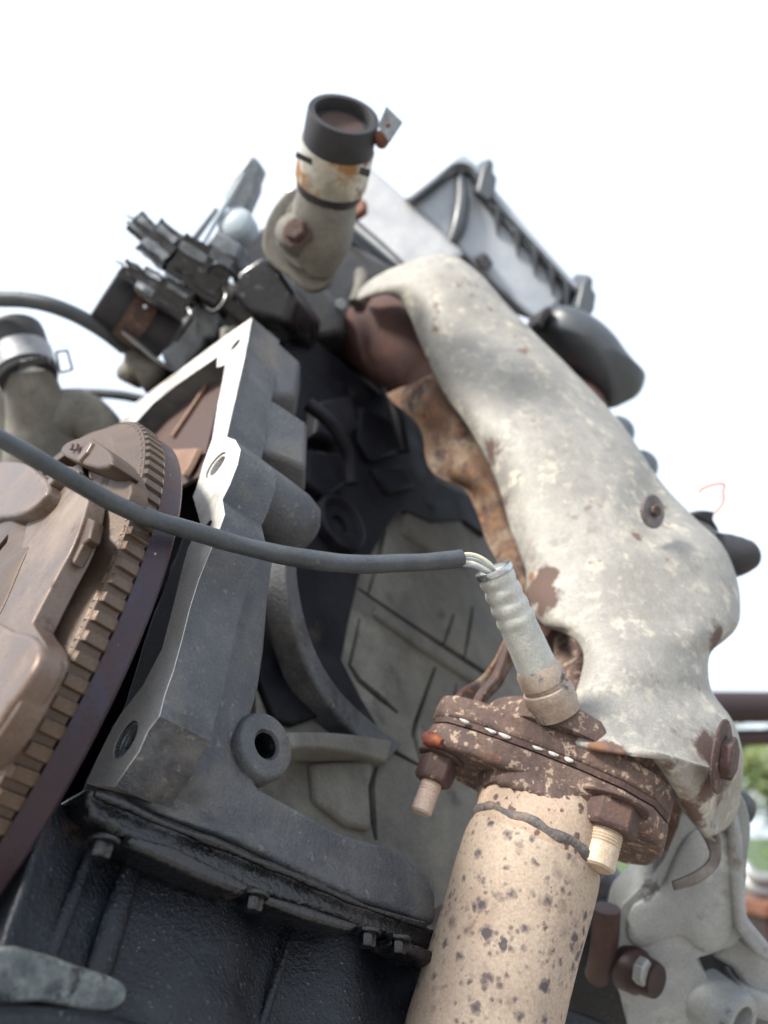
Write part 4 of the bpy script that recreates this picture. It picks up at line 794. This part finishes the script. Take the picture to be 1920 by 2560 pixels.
obj('bored_boss', lathe([(.0150, -.012), (.0140, .006), (.0125, .009), (.0085, .009), (.0078, .006), (.0078, -.012), (0, -.012)], 36), 'cast_pale', br, local=frame(at(*z8(1440, 1600), .398), dirw((.55, -.10, -.83))), ang=50)
obj('upper_lug', pillow([at(*z8(*p), .415) for p in ((1500, 480), (1560, 470), (1590, 520), (1570, 600), (1500, 640))], dirw((0, 0, 1)) * .02, dirw((0, 0, -1)) * .006), 'cast_grey', br, ang=60)
ht_ = obj('heater_tube', tube([at(*p) for p in ((1516, 2270, .40), (1514, 2330, .40), (1506, 2390, .40), (1492, 2440, .405))], [.0068, .0068, .0065, .006], 20), 'bar_brown', ang=60, label='short brown rusty tube hanging between the tan pipe and the bracket', cat='tube', origin=at(1510, 2270, .4))
db = obj('starter_body', pillow([at(*p, .47) for p in ((1380, 2200), (1560, 2200), (1640, 2420), (1640, 2700), (1250, 2700), (1300, 2450))], dirw((0, 0, 1)) * .1, dirw((0, 0, -1)) * .03), 'black_oily', ang=60, label='black starter motor body in the shade behind the tan pipe', cat='starter', origin=at(1450, 2450, .5))

# ================================================================== BACKGROUND AT THE RIGHT EDGE
hf = thing('hoist_frame', 'dark brown steel hoist frame with two bars behind the engine at right', 'frame', Vector((1.55, 1.5, 0)))
obj('bar', tube([at(1700, 1768, 1.2), at(1960, 1768, 1.25), at(2300, 1772, 1.35)], .024, 18), 'bar_brown', hf)
obj('bar', tube([at(1700, 1846, 1.2), at(1960, 1842, 1.25), at(2300, 1836, 1.35)], .0125, 18), 'bar_brown', hf)
pt = at(2300, 1800, 1.35)
obj('post', boxm(Vector((pt.x, pt.y, .42)), Vector((.03, 0, 0)), Vector((0, .03, 0)), Vector((0, 0, .42))), 'bar_brown', hf, bevel=.004)
bx_ = thing('parts_crate', 'grey tubes on a brown board beyond the bracket at the right edge', 'board', at(1930, 2235, 1.5))
obj('board', boxm(at(1960, 2262, 1.5), Vector((.09, 0, 0)), Vector((0, .12, 0)), Vector((0, 0, .012))), 'clamp_rust', bx_, bevel=.003)
for yy in (2190, 2222): obj('pipe', tube([at(1862, yy - 30, 1.5), at(1885, yy, 1.48), at(1930, yy + 8, 1.48), at(2040, yy + 5, 1.5)], .011, 14), 'steel_dull', bx_)
for sx in (-1, 1): obj('leg', boxm(at(1960, 2262, 1.5) + Vector((.07 * sx, 0, -.13)), Vector((.012, 0, 0)), Vector((0, .1, 0)), Vector((0, 0, .115))), 'bar_brown', bx_)
def tree(label, x, y, h, cr, n, seed):
    rnd = random.Random(seed)
    o = thing('tree', label, 'tree', Vector((x, y, 0)), 'trees behind the yard')
    bm = tube([Vector((x, y, 0)), Vector((x + .05, y, h * .3)), Vector((x - .05, y, h * .6)), Vector((x, y, h * .85))], [h * .035, h * .028, h * .018, h * .006], 12)
    for k_ in range(7):
        a_ = k_ * 2.4; z_ = h * (.3 + .07 * k_)
        tube([Vector((x, y, z_)), Vector((x + math.cos(a_) * cr * .5, y + math.sin(a_) * cr * .5, z_ + h * .12)), Vector((x + math.cos(a_) * cr * .9, y + math.sin(a_) * cr * .9, z_ + h * .16))], [h * .012, h * .008, h * .002], 8, bm=bm)
    obj('trunk', bm, 'bark', o)
    cl = [(Vector((rnd.gauss(0, cr * .5), rnd.gauss(0, cr * .5), h * rnd.uniform(.25, .95)))) for _ in range(26)]
    bm = bmesh.new()
    for _ in range(n):
        c_ = rnd.choice(cl) + Vector((rnd.gauss(0, cr * .16), rnd.gauss(0, cr * .16), rnd.gauss(0, cr * .14))) + Vector((x, y, 0))
        u_ = Vector((rnd.gauss(0, 1), rnd.gauss(0, 1), rnd.gauss(0, 1))).normalized(); v_ = u_.orthogonal().normalized(); s_ = rnd.uniform(.035, .07)
        bm.faces.new([bm.verts.new(c_ + u_ * s_), bm.verts.new(c_ + v_ * s_ * .5), bm.verts.new(c_ - u_ * s_), bm.verts.new(c_ - v_ * s_ * .5)])
    obj('crown', bm, 'leaf', o, kind='stuff')
tree('leafy yellow-green tree blurred behind the right edge of the engine', 4.6, 9.0, 1.7, .9, 5000, 3)
